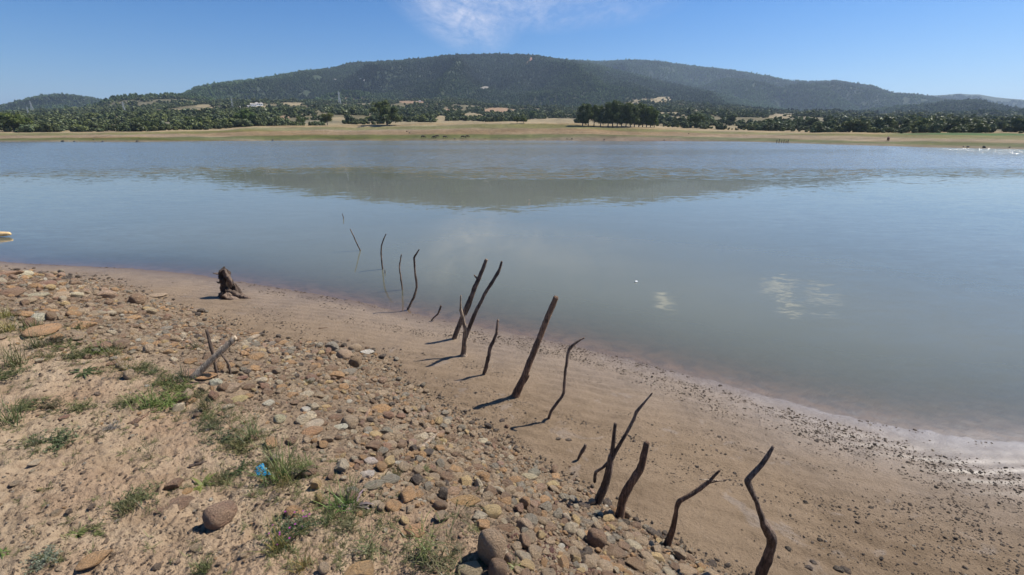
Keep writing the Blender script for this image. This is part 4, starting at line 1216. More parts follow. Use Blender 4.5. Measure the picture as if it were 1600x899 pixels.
GREEN = (1, 1, 1); SILVER = (1.7, 1.55, 3.0); DRY = (1.7, 1.25, 1.0); BRIGHT = (1.15, 1.35, .9); DULL = (.95, .85, 1.05); DEEP = (.6, .72, .7)
W_ = [  # px, py of the base, width in photo pixels, kind, tint, label
 (318, 762, 50, 'broad', BRIGHT, 'bright green broad-leaved weed above the flat rose-brown slab'), (218, 785, 60, 'mat', GREEN, 'loose leafy weed above and left of the flat rose-brown slab'), (205, 800, 46, 'tuft', GREEN, 'thin grassy tuft below the loose leafy weed'),
 (120, 834, 34, 'ros', BRIGHT, 0), (152, 838, 24, 'ros', BRIGHT, 0), (72, 878, 52, 'mat', SILVER, 'silvery grey-green weed at the lower left of the bank'), (6, 868, 26, 'broad', BRIGHT, 'yellow-green leaf cluster at the left rim'),
 (85, 695, 78, 'mat', GREEN, 'wide dark green weed mat on the bare soil at the left'), (40, 640, 50, 'mat', GREEN, 0), (15, 665, 60, 'tuft', GREEN, 0), (80, 638, 46, 'mat', DULL, 0), (125, 642, 50, 'mat', GREEN, 0),
 (175, 668, 28, 'mat', SILVER, 'small silvery weed left of the buried root'), (135, 585, 42, 'ros', DEEP, 'dark green rosette alone on bare soil in the left part'), (25, 575, 50, 'tuft', GREEN, 0), (70, 560, 46, 'mat', GREEN, 0), (8, 590, 60, 'mat', GREEN, 0),
 (12, 520, 44, 'tuft', DRY, 0), (50, 520, 40, 'tuft', GREEN, 0), (100, 545, 46, 'mat', GREEN, 0), (122, 560, 60, 'mat', GREEN, 0), (155, 548, 54, 'mat', BRIGHT, 0), (118, 515, 36, 'mat', GREEN, 0), (180, 556, 36, 'tuft', GREEN, 0),
 (90, 535, 40, 'mat', DULL, 0), (10, 498, 36, 'tuft', DRY, 0), (60, 545, 40, 'tuft', DULL, 0),
 (200, 590, 60, 'wiry', DRY, 'wiry pale weed with bare stalks left of the crossed stakes'), (222, 578, 40, 'mat', GREEN, 0), (240, 584, 30, 'mat', GREEN, 0), (260, 600, 44, 'mat', GREEN, 0), (276, 612, 54, 'mat', BRIGHT, 0), (300, 622, 46, 'mat', GREEN, 0),
 (262, 634, 60, 'mat', BRIGHT, 'lush bright green patch of weed beside the buried root'), (235, 638, 50, 'tuft', BRIGHT, 0), (205, 632, 40, 'mat', GREEN, 0), (190, 636, 30, 'ros', DEEP, 0), (320, 640, 46, 'tuft', GREEN, 0), (325, 655, 30, 'mat', GREEN, 0), (285, 596, 36, 'tuft', DULL, 0),
 (330, 670, 50, 'mat', GREEN, 0), (345, 690, 60, 'mat', DULL, 0), (375, 700, 64, 'mat', GREEN, 0), (395, 690, 50, 'tuft', GREEN, 0), (390, 668, 56, 'wiry', GREEN, 0), (360, 660, 50, 'wiry', DULL, 0), (372, 738, 44, 'mat', DEEP, 'low dark green weed left of the blue plastic scrap'),
 (345, 755, 30, 'tuft', GREEN, 0), (402, 778, 26, 'ros', GREEN, 'small fresh rosette just below the blue plastic scrap'), (440, 752, 80, 'tuft', BRIGHT, 'bushy yellow-green tuft right of the blue plastic scrap'), (462, 746, 70, 'tall', GREEN, 0), (425, 725, 60, 'wiry', GREEN, 0), (445, 775, 60, 'wiry', DRY, 0), (480, 735, 40, 'tuft', BRIGHT, 0),
 (455, 838, 74, 'mat', DEEP, 'dark green weed dotted with purple flowers'), (435, 862, 60, 'tuft', DRY, 0), (540, 800, 70, 'tuft', BRIGHT, 'grassy clump below the wide leafy weed'), (545, 828, 60, 'tall', GREEN, 0), (555, 790, 66, 'broad', SILVER, 'wide grey-green leafy weed among the stones'), (512, 820, 44, 'tuft', GREEN, 0),
 (575, 870, 70, 'tall', GREEN, 'bristly grass with green spikes left of the tallest grass'), (585, 795, 50, 'broad', DULL, 0), (520, 870, 40, 'wiry', DRY, 0), (500, 790, 50, 'wiry', DRY, 0),
 (690, 893, 100, 'tall', GREEN, 'tallest spiky grass clump near the camera'), (668, 880, 80, 'tall', BRIGHT, 0), (710, 880, 60, 'wiry', GREEN, 0), (320, 893, 40, 'tuft', GREEN, 0), (475, 892, 44, 'tuft', DRY, 0), (234, 715, 44, 'wiry', GREEN, 'single thin upright stalk on the bare mound'),
 (620, 745, 30, 'tuft', DULL, 0), (662, 735, 26, 'ros', GREEN, 0), (805, 892, 30, 'ros', BRIGHT, 0), (575, 680, 24, 'mat', DULL, 0), (300, 545, 30, 'mat', DULL, 0), (420, 735, 46, 'mat', GREEN, 0), (478, 600, 22, 'mat', DULL, 0), (55, 700, 30, 'tuft', DULL, 0), (690, 700, 30, 'wiry', DRY, 0), (730, 820, 44, 'wiry', GREEN, 0),
]
RATIO = {'mat': .28, 'ros': .22, 'tuft': .17, 'tall': .34, 'wiry': .36, 'broad': .30}
KINDW = {'mat': ('low leafy weed', 'weed'), 'ros': ('leafy rosette weed', 'weed'), 'tuft': ('fine grass tuft', 'grass tuft'), 'tall': ('tall spiked grass', 'grass clump'), 'wiry': ('wiry thin-stalked weed', 'weed'), 'broad': ('broad-leaved weed', 'weed')}
TW = {GREEN: 'green', SILVER: 'silvery', DRY: 'dry yellowish', BRIGHT: 'bright green', DULL: 'dull green', DEEP: 'dark green'}
weeds = []
for i, (px, py, wd, kd, tint, lab) in enumerate(W_):
    p = hit(px, py); s = wd * fdepth(p) / F / RATIO[kd]
    me = WT[kd, i % 3]
    o = bpy.data.objects.new({'tuft': 'grass_tuft', 'tall': 'grass_clump'}.get(kd, 'weed'), me); COL.objects.link(o)
    o.location = (p[0], p[1], float(ground_z(p[0], p[1])) - .004); o.scale = (s, s, s * RS.uniform(.85, 1.1)); o.rotation_euler[2] = RS.uniform(0, 6.28)
    o.color = (*[c * RS.uniform(.85, 1.1) for c in tint], 1)
    tag(o, lab or None, KINDW[kd][1], 'weeds and grass tufts growing on the bank')
    if kd == 'tall':
        c = bpy.data.objects.new('seed_head', WT['spike', i % 3]); COL.objects.link(c); c.parent = o; c.color = (1.5, 1.45, 1.5, 1)
    if lab and 'purple' in lab:
        c = bpy.data.objects.new('flower', FL[0]); COL.objects.link(c); c.parent = o
    if not lab: weeds.append(dict(obj=o, px=px, py=py, look=f'{TW[tint]} {KINDW[kd][0]}'))
label_by_place(weeds, MARKS)

def sprigs():
    """thin ground cover between the weeds"""
    rs = np.random.RandomState(5)
    tm = []
    for k in range(4):
        A = weed_tuft(rs, .05, .05, 9, .0026) if k % 2 else weed_spreading(rs, .03, .05, 9)
        m = A.mesh('sprig', WEED_I); tm.append(m)
    pts = []; 
    for (px, py, wd, kd, tint, lab) in W_:
        for j in range(int(wd * .28)):
            qx, qy = px + rs.normal() * wd * .55, py + rs.normal() * wd * .22
            if qx < 2 or qy > 897: continue
            pts.append(hit(qx, min(qy, 898)))
    for j in range(260):
        qx = rs.uniform(0, 620); lo = np.interp(qx, [0, 300, 620], [480, 590, 760])
        qy = rs.uniform(lo, 890)
        if rs.rand() < .35 + .65 * float(fbm(np.array([qx * .012]), np.array([qy * .02]), 2, 77)[0] > .05): pts.append(hit(qx, qy))
    pts = np.array(pts); n = len(pts); pts[:, 2] = ground_z(pts[:, 0], pts[:, 1])
    s = rs.uniform(.4, 1.25, n)
    gn_scatter('ground_cover', pts, np.stack([0 * s, 0 * s, rs.uniform(0, 6.28, n)], 1), np.stack([s, s, s], 1), rs.randint(0, 4, n),
               np.array([1, 1, 1]) * rs.uniform(.7, 1.5, (n, 1)) * np.array([1.1, 1, 1]), rs.rand(n), tm, 'thin sprigs of grass and seedlings scattered over the soil')
WEED_I = make_leaf('sprig_leaves', (.07, .09, .03), (.20, .20, .09), .3, 'inst')
sprigs()

# ------------------------------------------------------------------ small things
def blue_scrap():
    p = hit(410, 742); me_v = []; rs = np.random.RandomState(3)
    n = 15; u = np.linspace(-1, 1, n)
    U, V = np.meshgrid(u, u)
    rad = .046 * (1 + .25 * np.sin(np.arctan2(V, U) * 3 + 1) + .15 * np.sin(np.arctan2(V, U) * 7))
    X = U * rad * 1.25 * np.sqrt(1 - V * V / 2); Y = V * rad * .9 * np.sqrt(1 - U * U / 2)
    Z = .020 * (1 - .6 * (U * U + V * V) / 2) + .015 * fbm(U * 2.4 + 3, V * 2.4, 4, 33) + .006 * fbm(U * 7, V * 7, 2, 34)
    me = mesh_np('plastic_scrap', np.stack([X, Y, Z], -1).reshape(-1, 3), grid_faces(n, n), True)
    o = link('plastic_scrap', me, [M['blue']]); o.location = (p[0], p[1], p[2] + .02); o.rotation_euler = (R(20), 0, R(-25))
    o.scale = (.95, .8, .5)
    md = o.modifiers.new('thickness', 'SOLIDIFY'); md.thickness = .0015
    tag(o, 'crumpled bright blue plastic scrap lying beside a grassy weed', 'litter')
blue_scrap()

def float_bottle():
    x, y = on_plane(994, 441, 0.0)
    pr = [(0, -.09), (.028, -.088), (.034, -.06), (.034, .03), (.026, .06), (.012, .075), (.012, .088)]
    bm = bmesh.new(); rings = []
    for r, z in pr:
        rings.append([bm.verts.new((z, r * math.cos(a), r * math.sin(a))) for a in np.arange(12) / 12 * 2 * PI])
    for a, b in zip(rings, rings[1:]):
        for j in range(12): bm.faces.new((a[j], a[(j + 1) % 12], b[(j + 1) % 12], b[j]))
    bm.faces.new(rings[-1]); me = bpy.data.meshes.new('bottle'); bm.normal_update(); bm.to_mesh(me); bm.free()
    o = link('bottle', me, [M['bottle']]); o.location = (x, y, .012); o.rotation_euler[2] = .4; o.scale = (.42, .6, .6)
    tag(o, 'small white object floating alone on the lake', 'litter')
    me2 = mesh_np('cap', ICO[1][0] * np.array([.01, .014, .014]) + np.array([.094, 0, 0]), ICO[1][1]); link('cap', me2, [M['blue']], o)
float_bottle()

def driftwood():
    a = np.array([*on_plane(-60, 373, 0), .03]); b = np.array([*on_plane(17, 370, 0), .10])
    o = tube_obj('driftwood', np.array([a, (a + b) / 2 + np.array([0, 0, .02]), b]), np.array([.12, .12, .05]), make_plain('straw_wood', (.62, .42, .20), .7, .25, 5, .3), None, a, seed=61, sides=12, step=.08)
    tag(o, 'straw-coloured tip of floating driftwood entering from the left edge', 'driftwood')
driftwood()

# ------------------------------------------------------------------ TREES
def tree_meshes(seed, kind):
    rs = np.random.RandomState(seed)
    lobes = []
    if kind == 'grove':            # tall, narrow, full to near the ground
        for k in range(11):
            z = rs.uniform(.22, .86); q = .20 * (1 - abs(z - .5) * .9); a = rs.uniform(0, 6.28)
            lobes.append((q * math.cos(a), q * math.sin(a), z, .16, .16, .16))
        lobes += [(0, 0, .88, .13, .13, .12), (0, 0, .45, .18, .18, .30)]
    elif kind == 'broad':
        for k in range(16):
            a = rs.uniform(0, 6.28); q = rs.uniform(.15, .46); z = rs.uniform(.26, .80) - q * .1
            s = rs.uniform(.15, .22); lobes.append((q * math.cos(a), q * math.sin(a), z, s, s, s * .9))
        lobes += [(0, 0, .5, .36, .36, .26), (0, 0, .86, .15, .15, .12)]
    else:                           # pine / roundish
        for k in range(9):
            a = rs.uniform(0, 6.28); q = rs.uniform(.1, .3); z = rs.uniform(.35, .85)
            s = rs.uniform(.15, .24); lobes.append((q * math.cos(a), q * math.sin(a), z, s, s, s * .85))
        lobes += [(0, 0, .55, .28, .28, .26)]
    p, nr = crown_points(lobes, 2600, rs, .5)
    v, f = leaf_quads(p, nr, rs.uniform(.018, .036, 2600), rs, 1.5)
    hv, hf = solid_heart(lobes, .62)
    crown = mixed_mesh('crown', [(v, f, 0), (hv, hf, 0)], [M['crown']])
    V = []; Fq = []
    def add(P, r, sides=7):
        o = len(V); P = np.array(P, float)
        for k, q in enumerate(P):
            for j in range(sides):
                a = j / sides * 2 * PI; V.append((q[0] + r[k] * math.cos(a), q[1] + r[k] * math.sin(a), q[2]))
        for k in range(len(P) - 1):
            for j in range(sides): Fq.append([o + k * sides + j, o + k * sides + (j + 1) % sides, o + (k + 1) * sides + (j + 1) % sides, o + (k + 1) * sides + j])
    add([(0, 0, -.04), (.004, 0, .15), (-.004, .005, .4), (0, 0, .7)], [.030, .022, .016, .006])
    for k in range(6):
        a = k * 1.1 + rs.rand(); z = .22 + .06 * k
        add([(0, 0, z), (.08 * math.cos(a), .08 * math.sin(a), z + .07), (.2 * math.cos(a), .2 * math.sin(a), z + .17)], [.012, .008, .003], 5)
    me = bpy.data.meshes.new('trunk'); me.from_pydata(V, [], Fq); me.materials.append(M['trunk']); me.update()
    return crown, me
TREE = {(k, i): tree_meshes(500 + i * 7 + len(k), k) for k in ('grove', 'broad', 'round') for i in range(3)}

FMARKS = [('the lone broad tree', 605, 192), ('the left end of the tall grove', 912, 196), ('the tall grove', 960, 197), ('the right end of the tall grove', 1018, 198), ('the solitary round tree right of the grove', 1086, 198),
          ('the white farmhouse', 398, 163), ('the bare ochre field', 785, 176), ('the leafy tree below the farmhouse', 392, 194), ('the left-hand tree clump', 20, 200), ('the conical tree', 1415, 200), ('the pylon left of the farmhouse', 363, 165),
          ('the leftmost pylon pair', 48, 180), ('the tallest left pylon', 195, 175), ('the straw meadow', 870, 192), ('the dark red cow', 1387, 218), ('the small yellowish tree', 512, 194), ('the row of posts in the water', 1222, 222), ('the grazing cows', 700, 216),
          ('the straw-coloured clearing on the slope', 1020, 158), ('the dark round tree of the scrub', 243, 203)]
def plant_tree(px, py_base, py_top, kind, i, tint, label, group, wr=1.0, rmax=None):
    p, r = far_hit(px, py_base)
    h = (py_base - py_top) * float(fdepth(p)) / F / .98
    crown, trunk = TREE[kind, i % 3]
    o = bpy.data.objects.new('tree', None); COL.objects.link(o); o.location = (p[0], p[1], p[2] - .1)
    o.scale = (h * wr, h * wr, h); o.rotation_euler[2] = (i * 1.7) % 6.28
    tag(o, label, 'tree', group)
    c = bpy.data.objects.new('crown', crown); c.color = (*tint, 1); t = bpy.data.objects.new('trunk', trunk)
    for q in (c, t): COL.objects.link(q); q.parent = o
    return o
G1 = (.95, 1.0, .85); G2 = (1.4, 1.35, .85)
plant_tree(605, 195.5, 158, 'broad', 0, (1, 1, .9), 'lone broad dark tree standing on the far shore, left of the cows', None, 1.3)
gx = [910, 919, 928, 938]
for i, x in enumerate(gx): plant_tree(x, 197.5 + i * .1, 164 + (i * 5) % 4, 'grove', i, G1, ['first', 'second', 'third', 'fourth'][i] + ' tree from the left in the small clump beside the grove', 'trees of the grove on the far shore', .95)
gx = [950, 957, 964, 971, 978, 985, 991, 998, 1004, 1010, 1016, 1022]
gt = [163, 159, 161, 165, 162, 164, 167, 163, 165, 169, 168, 174]
for i, x in enumerate(gx): plant_tree(x, 198 + i * .13, gt[i], 'grove', i + 1, G1 if i < 9 else (1.2, 1.35, .75), ('leftmost' if i == 0 else 'rightmost, greener' if i == 11 else _ONES[i + 1]) + ' tree' + (' from the left' if 0 < i < 11 else '') + ' in the long grove', 'trees of the grove on the far shore', .9)
TREES = [(390, 197, 171, 'broad', (1.1, 1.3, .8), 'yellow-green leafy tree below the white farmhouse'), (378, 197, 178, 'round', G1, 'dark tree close on the left of the leafy tree below the farmhouse'), (512, 196, 176, 'round', (1.4, 1.2, .8), 'small olive-yellow tree left of the lone broad tree'),
         (508, 196, 181, 'round', G2, 'short tree at the left foot of the olive-yellow tree'), (1086, 200, 176, 'broad', (.9, 1, .9), 'solitary round tree right of the grove'), (1141, 195, 178, 'round', (.7, .8, .8), 'dark rounded tree on the slope right of the solitary round tree'),
         (243, 204, 187, 'round', (.8, .9, .9), 'dark round tree standing in the scrub edge'), (232, 203, 190, 'round', G1, 'lower dark tree touching the dark round tree'), (300, 198, 182, 'round', (1.2, 1.2, .8), 'pale green tree above the dark scrub edge'), (313, 199, 184, 'broad', (1, 1.1, .8), 'bushy mid-green tree on the scrub edge below clearings'),
         (340, 198, 187, 'round', G1, 'squat tree between the bushy tree and the farmhouse tree'), (218, 201, 184, 'round', (1, 1, .8), 'olive tree above the scrub left of the dark round tree'), (468, 194, 183, 'round', G2, 'low tree on the straw shore edge left of the olive-yellow tree'), (475, 195, 185, 'round', (1, 1.2, .7), 'fresh green small tree beside the low tree'),
         (832, 186, 173, 'round', (1, 1.2, .9), 'pale green tree above the dark hedge left of the straw meadow'), (818, 193, 181, 'round', G2, 'light green tree at the left end of the meadow'), (808, 194, 182, 'round', G1, 'dark tree at the left end of the meadow'),
         (1388, 207, 189, 'round', (1, 1, .8), 'rounded tree left of the conical tree on the far right shore'), (1415, 207, 186, 'grove', (.75, .85, .8), 'dark conical tree, tallest on the far right shore'), (1428, 207, 192, 'round', (1, .95, .85), 'paler tree leaning on the conical tree'),
         (1443, 206, 190, 'broad', (1.3, 1.05, .8), 'thin brownish tree right of the conical tree'), (1463, 207, 193, 'broad', G1, 'dark spreading tree on the far right shore'), (1510, 206, 192, 'broad', (.8, .8, .9), 'wide dark tree farther along the far right shore'), (1572, 206, 198, 'round', G1, 'small dark tree near the right end of the far shore'),
         (1262, 200, 186, 'round', G1, 'dark tree in the belt left of the conical tree'), (8, 206, 176, 'broad', (1, .95, .7), 'big leafy tree at the left edge of the far shore'), (-10, 206, 174, 'broad', G1, 'big tree cut by the left edge of the view'), (22, 206, 177, 'broad', (1.1, 1.15, .7), 'second big leafy tree of the left-hand clump'),
         (36, 206, 179, 'broad', (1.2, 1.2, .7), 'lighter green tree ending the left-hand clump'), (1000, 193, 183, 'round', G1, 'tree half hidden behind the long grove')]
for i, (x, yb, yt, kd, tint, lab) in enumerate(TREES):
    plant_tree(x, yb, yt, kd, i, tint, lab, 'single trees along the far shore', 1.25 if kd == 'broad' else 1.15)

# ridge trees against the sky, in front of the left hill
rs_ = np.random.RandomState(9)

# ------------------------------------------------------------------ BUSHES: 300 of their own along the far shore, the rest a mass
def scatter_bushes():
    rs = np.random.RandomState(31)
    def sample(n, r0, r1, power):
        a = rs.uniform(-1.04, 1.04, n); u = rs.rand(n)
        r = (r0 ** power + u * (r1 ** power - r0 ** power)) ** (1 / power)
        return a, r
    # near slope
    a, r = sample(66000, 150, 1500, 1.35)
    rs0 = shore_r(a); s = (r - rs0) / 75.0
    x, y = r * np.sin(a), r * np.cos(a)
    z = far_z(a, r)
    px, py = project(x, y, z)
    clump = fbm(x * .022, y * .022, 3, 401) + .35 * fbm(x * .006, y * .006, 2, 403)
    om, _ = open_mask(px, py)
    edge = np.interp(px, [0, 150, 330, 500, 620, 700, 800, 900, 1050, 1100, 1300, 1600], [1.0, 1.0, 1.05, 1.15, 1.3, 1.5, 2.2, 2.4, 1.5, 1.15, 1.05, 1.3])
    keep = (s > edge) & (clump > .02 - .15 * sstep(1.2, 6, s)) & (rs.rand(len(a)) > om * 1.4)
    band = (s > edge) & (s < edge + .45) & (rs.rand(len(a)) < .35) & (om < .3)
    keep |= band
    a, r, x, y, z, px, py, s = [q[keep] for q in (a, r, x, y, z, px, py, s)]
    size = np.clip(2.1 * np.exp(rs.normal(0, .38, len(a))), 1.0, 5.2) * np.clip(.85 + r / 2500, .9, 1.4)
    # forest on the mountains, sparse far away where it reads as texture
    a2, r2 = sample(330000, 1350, 5000, .6)
    z2 = far_z(a2, r2); x2, y2 = r2 * np.sin(a2), r2 * np.cos(a2)
    px2, py2 = project(x2, y2, z2); om2, _ = open_mask(px2, py2)
    # drop what lies behind a crest
    def seen(aa, rr, zz, margin):
        ab = np.linspace(-1.0, 1.0, 420); rb = np.geomspace(120, 5200, 260)
        AA, RB = np.meshgrid(ab, rb); T = (far_z(AA, RB) - EYE) / RB
        mx = np.maximum.accumulate(T, 0)
        i = np.clip(np.searchsorted(rb, rr) - 1, 0, len(rb) - 1); j = np.clip(np.searchsorted(ab, aa), 0, len(ab) - 1)
        return (zz + 14 - EYE) / rr > mx[i, j] - margin
    k2 = seen(a2, r2, z2, .0015) & (rs.rand(len(a2)) > om2) & (py2 < 205)
    k2 &= fbm(x2 * .004, y2 * .004, 3, 405) + .5 * fbm(x2 * .02, y2 * .02, 2, 406) > -.75
    a2, r2, x2, y2, z2 = [q[k2] for q in (a2, r2, x2, y2, z2)]
    size2 = np.clip(4.4 * np.exp(rs.normal(0, .28, len(a2))), 2.0, 8) * (r2 / 2400) ** .45
    k1 = seen(a, r, z, .006)
    a, r, x, y, z, px, py, s, size = [q[k1] for q in (a, r, x, y, z, px, py, s, size)]
    # the 300 that show largest
    vis = (px > 4) & (px < 1596) & (s < 3.2)
    app = size / r * vis * (s < edge.mean() + 1.3)
    # thin: keep those chosen apart
    order = np.argsort(-app * rs.uniform(.8, 1.0, len(a))); chosen = []; cells = {}
    for i in order:
        if app[i] <= 0: break
        c = (int(px[i] // 4), int(py[i] // 1.6))
        if any((c[0] + dx, c[1] + dy) in cells for dx in (-1, 0, 1) for dy in (0,)): continue
        cells[c] = 1; chosen.append(i)
        if len(chosen) == 292: break
    ind = np.zeros(len(a), bool); ind[chosen] = True
    tint_n = np.array([1, 1, 1]) * rs.uniform(.65, 1.5, (len(a), 1)) * np.array([1, 1, 1]) ; 
    warm = rs.rand(len(a)); tint_n = tint_n * np.stack([.9 + .35 * warm, .95 + .2 * warm, 1.05 - .25 * warm], 1)
    items = []
    for i in np.nonzero(ind)[0]:
        o = bpy.data.objects.new('bush', BUSH[rs.randint(8)]); COL.objects.link(o)
        k = size[i] * 1.05; o.location = (x[i], y[i], z[i] - .1); o.scale = (k, k * rs.uniform(.85, 1.15), k * rs.uniform(.75, 1.05)); o.rotation_euler[2] = rs.uniform(0, 6.28)
        o.color = (*tint_n[i], 1); tag(o, None, 'bush', 'bushes along the far shore')
        br = tint_n[i].mean()
        look = ('dark ' if br < .85 else 'pale ' if br > 1.3 else 'mid-green ') + ('rounded bush' if k < 2.4 else 'broad bush')
        items.append(dict(obj=o, px=px[i], py=py[i], look=look))
    label_by_place(items, FMARKS, 'behind', 'in front of')
    m = ~ind
    X = np.concatenate([x[m], x2]); Y = np.concatenate([y[m], y2]); Z = np.concatenate([z[m] - .15, z2 - .8]); S = np.concatenate([size[m], size2])
    patch = (1 + .8 * fbm(x2 * .0016 + 3, y2 * .0009, 3, 415)[:, None][:, 0] + .7 * fbm(x2 * .0035, y2 * .0016, 4, 408) + .35 * fbm(x2 * .012, y2 * .012, 3, 409))[:, None]
    T = np.concatenate([tint_n[m], np.array([.92, 1.12, .80]) * rs.uniform(.62, 1.25, (len(x2), 1)) * patch])
    n = len(X)
    K = np.concatenate([rs.randint(0, 6, m.sum()), rs.randint(3, 8, len(x2))])
    scl = np.stack([S, S * rs.uniform(.85, 1.15, n), S * np.concatenate([rs.uniform(.75, 1.05, m.sum()), rs.uniform(.9, 1.5, len(x2))])], 1)
    print('bushes', m.sum(), len(x2))
    gn_scatter('scrub_and_forest', np.stack([X, Y, Z], 1), np.stack([0 * X, 0 * X, rs.uniform(0, 6.28, n)], 1), scl, K, T, rs.rand(n), SCRUB, 'scrub and pine wood covering the hills')
scatter_bushes()

# ------------------------------------------------------------------ far small things
def skin_body(name, pts, edges, rad, mat, sub=1):
    me = bpy.data.meshes.new(name); me.from_pydata(pts, edges, [])
    o = bpy.data.objects.new(name, me); COL.objects.link(o)
    md = o.modifiers.new('skin', 'SKIN'); 
    for k, v in enumerate(me.skin_vertices[0].data): v.radius = (rad[k], rad[k]); v.use_root = (k == 0)
    s = o.modifiers.new('sub', 'SUBSURF'); s.levels = sub; s.render_levels = sub
    dg = bpy.context.evaluated_depsgraph_get(); ev = bpy.data.meshes.new_from_object(o.evaluated_get(dg))
    bpy.data.objects.remove(o); ev.materials.clear(); ev.materials.append(mat); ev.name = name
    return ev

def cow_mesh(mat, graze):
    hd = [(.95, 0, 1.15), (1.25, 0, .85 if graze else 1.45), (1.45, 0, .35 if graze else 1.5), (1.62, 0, .18 if graze else 1.32)]
    pts = [(-.2, 0, 1.02), (-.8, 0, 1.08), (.45, 0, 1.02)] + hd + [(-.95, 0, 1.0), (-1.08, 0, .45)]
    ed = [(0, 1), (0, 2), (2, 3), (3, 4), (4, 5), (5, 6), (1, 7), (7, 8)]
    rad = [.36, .34, .36, .27, .16, .15, .09, .08, .035]
    for sx, k in ((-.78, 1), (.55, 2)):
        for sy in (-.2, .2):
            i = len(pts); dx = .08 if sx < 0 else -.03
            pts += [(sx, sy, .75), (sx - dx * 1.4, sy, .42), (sx, sy, .04)]; rad += [.15, .075, .06]
            ed += [(k, i), (i, i + 1), (i + 1, i + 2)]
    for sy in (-.16, .16):
        i = len(pts); q = hd[2]; pts.append((q[0] - .1, sy, q[2] + (.1 if not graze else .12))); rad.append(.035); ed.append((5, i))
    return skin_body('cow', pts, ed, rad, mat)
COWS = [cow_mesh(M['cow'], True), cow_mesh(M['cow_dark'], True), cow_mesh(M['cow'], False), cow_mesh(M['cow_red'], False)]
for (px, py, k, rz, lab) in [(661, 216.2, 1, .2, 'black cow grazing alone, leftmost of the herd by the water'), (678.5, 217.0, 1, 2.9, 'black cow partly behind a brown one in the herd'), (683.5, 215.4, 0, 3.3, 'brown cow overlapping a black one in the herd'),
                             (695, 216.5, 1, .4, 'small dark cow grazing in the middle of the herd'), (723, 216.3, 1, .1, 'black cow left of the rightmost cow of the herd'), (730, 215.8, 0, .0, 'rightmost cow of the herd, head lowered to the right'),
                             (1387, 221, 3, 1.0, 'solitary dark red cow on the shore at the far right')]:
    p, r = far_hit(px, py)
    o = bpy.data.objects.new('cow', COWS[k]); COL.objects.link(o); o.location = p; o.rotation_euler[2] = rz
    s_ = 1.0 if px < 1300 else .95; o.scale = (s_,) * 3
    tag(o, lab, 'cow', 'cattle grazing on the far shore')

def dark_lump(px, py, wpx, lab):
    p, r = far_hit(px, py)
    o = bpy.data.objects.new('boulder', LUMP[int(px) % 4]); COL.objects.link(o); w = wpx * r / F * .5
    o.location = p + np.array([0, 0, w * .2]); o.scale = (w * .6, w * .5, w * .42); o.rotation_euler[2] = px
    tag(o, lab, 'boulder', 'dark rocks along the far waterline')
LUMP = []
for k in range(4):
    v, f = stone_shape(40 + k, 2, .6); me = mesh_np('boulder', v, f, True); me.materials.append(M['lump']); LUMP.append(me)
LP = [(426, 219.8, 5), (147, 219, 4), (98, 221.6, 5), (116, 221.8, 3), (215, 221.5, 6), (161, 221.8, 4), (525, 216.5, 3), (570, 217, 3), (711, 217.8, 5), (758, 217.4, 3), (780, 217.5, 3), (851, 218, 3), (886, 218, 4), (894, 217.8, 5), (907, 218.3, 3), (944, 219, 4), (977, 218.6, 2),
      (1038, 219.6, 4), (1055, 219.8, 3), (1076, 209.5, 3), (1505, 230.4, 4), (1512, 230.6, 5), (1537, 231.4, 7), (1577, 231, 4), (636, 206, 4), (640, 208.5, 4)]
_lm = sorted(LP)
for k, (x, y, w) in enumerate(_lm):
    mk = min(FMARKS, key=lambda m: abs(m[1] - x))
    side = 'left' if x < mk[1] else 'right'
    dark_lump(x, y, w, f'dark low rock at the far waterline, {ordinal(k + 1) if k else "leftmost"}{" from the left" if k else ""} of the scattered rocks')

pm_v = []
for i, (px, hh) in enumerate([(1213.5, .9), (1217, 1.2), (1221, .8), (1224.5, 1.0), (1228, .7), (1231, 1.1)]):
    a_, e_ = elev(px, 223); r_ = float(shore_r(np.array([a_]))[0]) - 3.0
    p = np.array([r_ * math.sin(a_), r_ * math.cos(a_), -.3])
    o = tube_obj('mooring_post', np.array([p, p + np.array([.02, 0, .8]), p + np.array([.05, .02, .5 + hh])]), np.array([.16, .15, .12]), M['wood'], None, p, seed=70 + i, step=.15, sides=8)
    tag(o, f'{"leftmost" if i == 0 else ordinal(i + 1)} wooden post{"" if i == 0 else " from the left"} in the short row at the far waterline', 'post', 'posts standing in the water at the far shore')

def box_mesh(name, boxes, mat):
    bm = bmesh.new()
    for (x0, y0, z0, x1, y1, z1) in boxes:
        q = bmesh.ops.create_cube(bm, size=1)['verts']
        bmesh.ops.scale(bm, vec=(x1 - x0, y1 - y0, z1 - z0), verts=q); bmesh.ops.translate(bm, vec=((x0 + x1) / 2, (y0 + y1) / 2, (z0 + z1) / 2), verts=q)
    me = bpy.data.meshes.new(name); bm.to_mesh(me); bm.free(); me.materials.append(mat); return me

def beam_mesh(name, segs, rad, mat):
    V = []; Fc = []
    for a, b in segs:
        a = np.array(a, float); b = np.array(b, float); u = b - a; u /= np.linalg.norm(u)
        s = np.cross(u, [.3, .9, .2]); s /= np.linalg.norm(s); t = np.cross(u, s); o = len(V)
        for q in (a, b):
            for c, d in ((1, 0), (0, 1), (-1, 0), (0, -1)): V.append(tuple(q + (s * c + t * d) * rad))
        for j in range(4): Fc.append([o + j, o + (j + 1) % 4, o + 4 + (j + 1) % 4, o + 4 + j])
    me = bpy.data.meshes.new(name); me.from_pydata(V, [], Fc); me.materials.append(mat); me.update(); return me

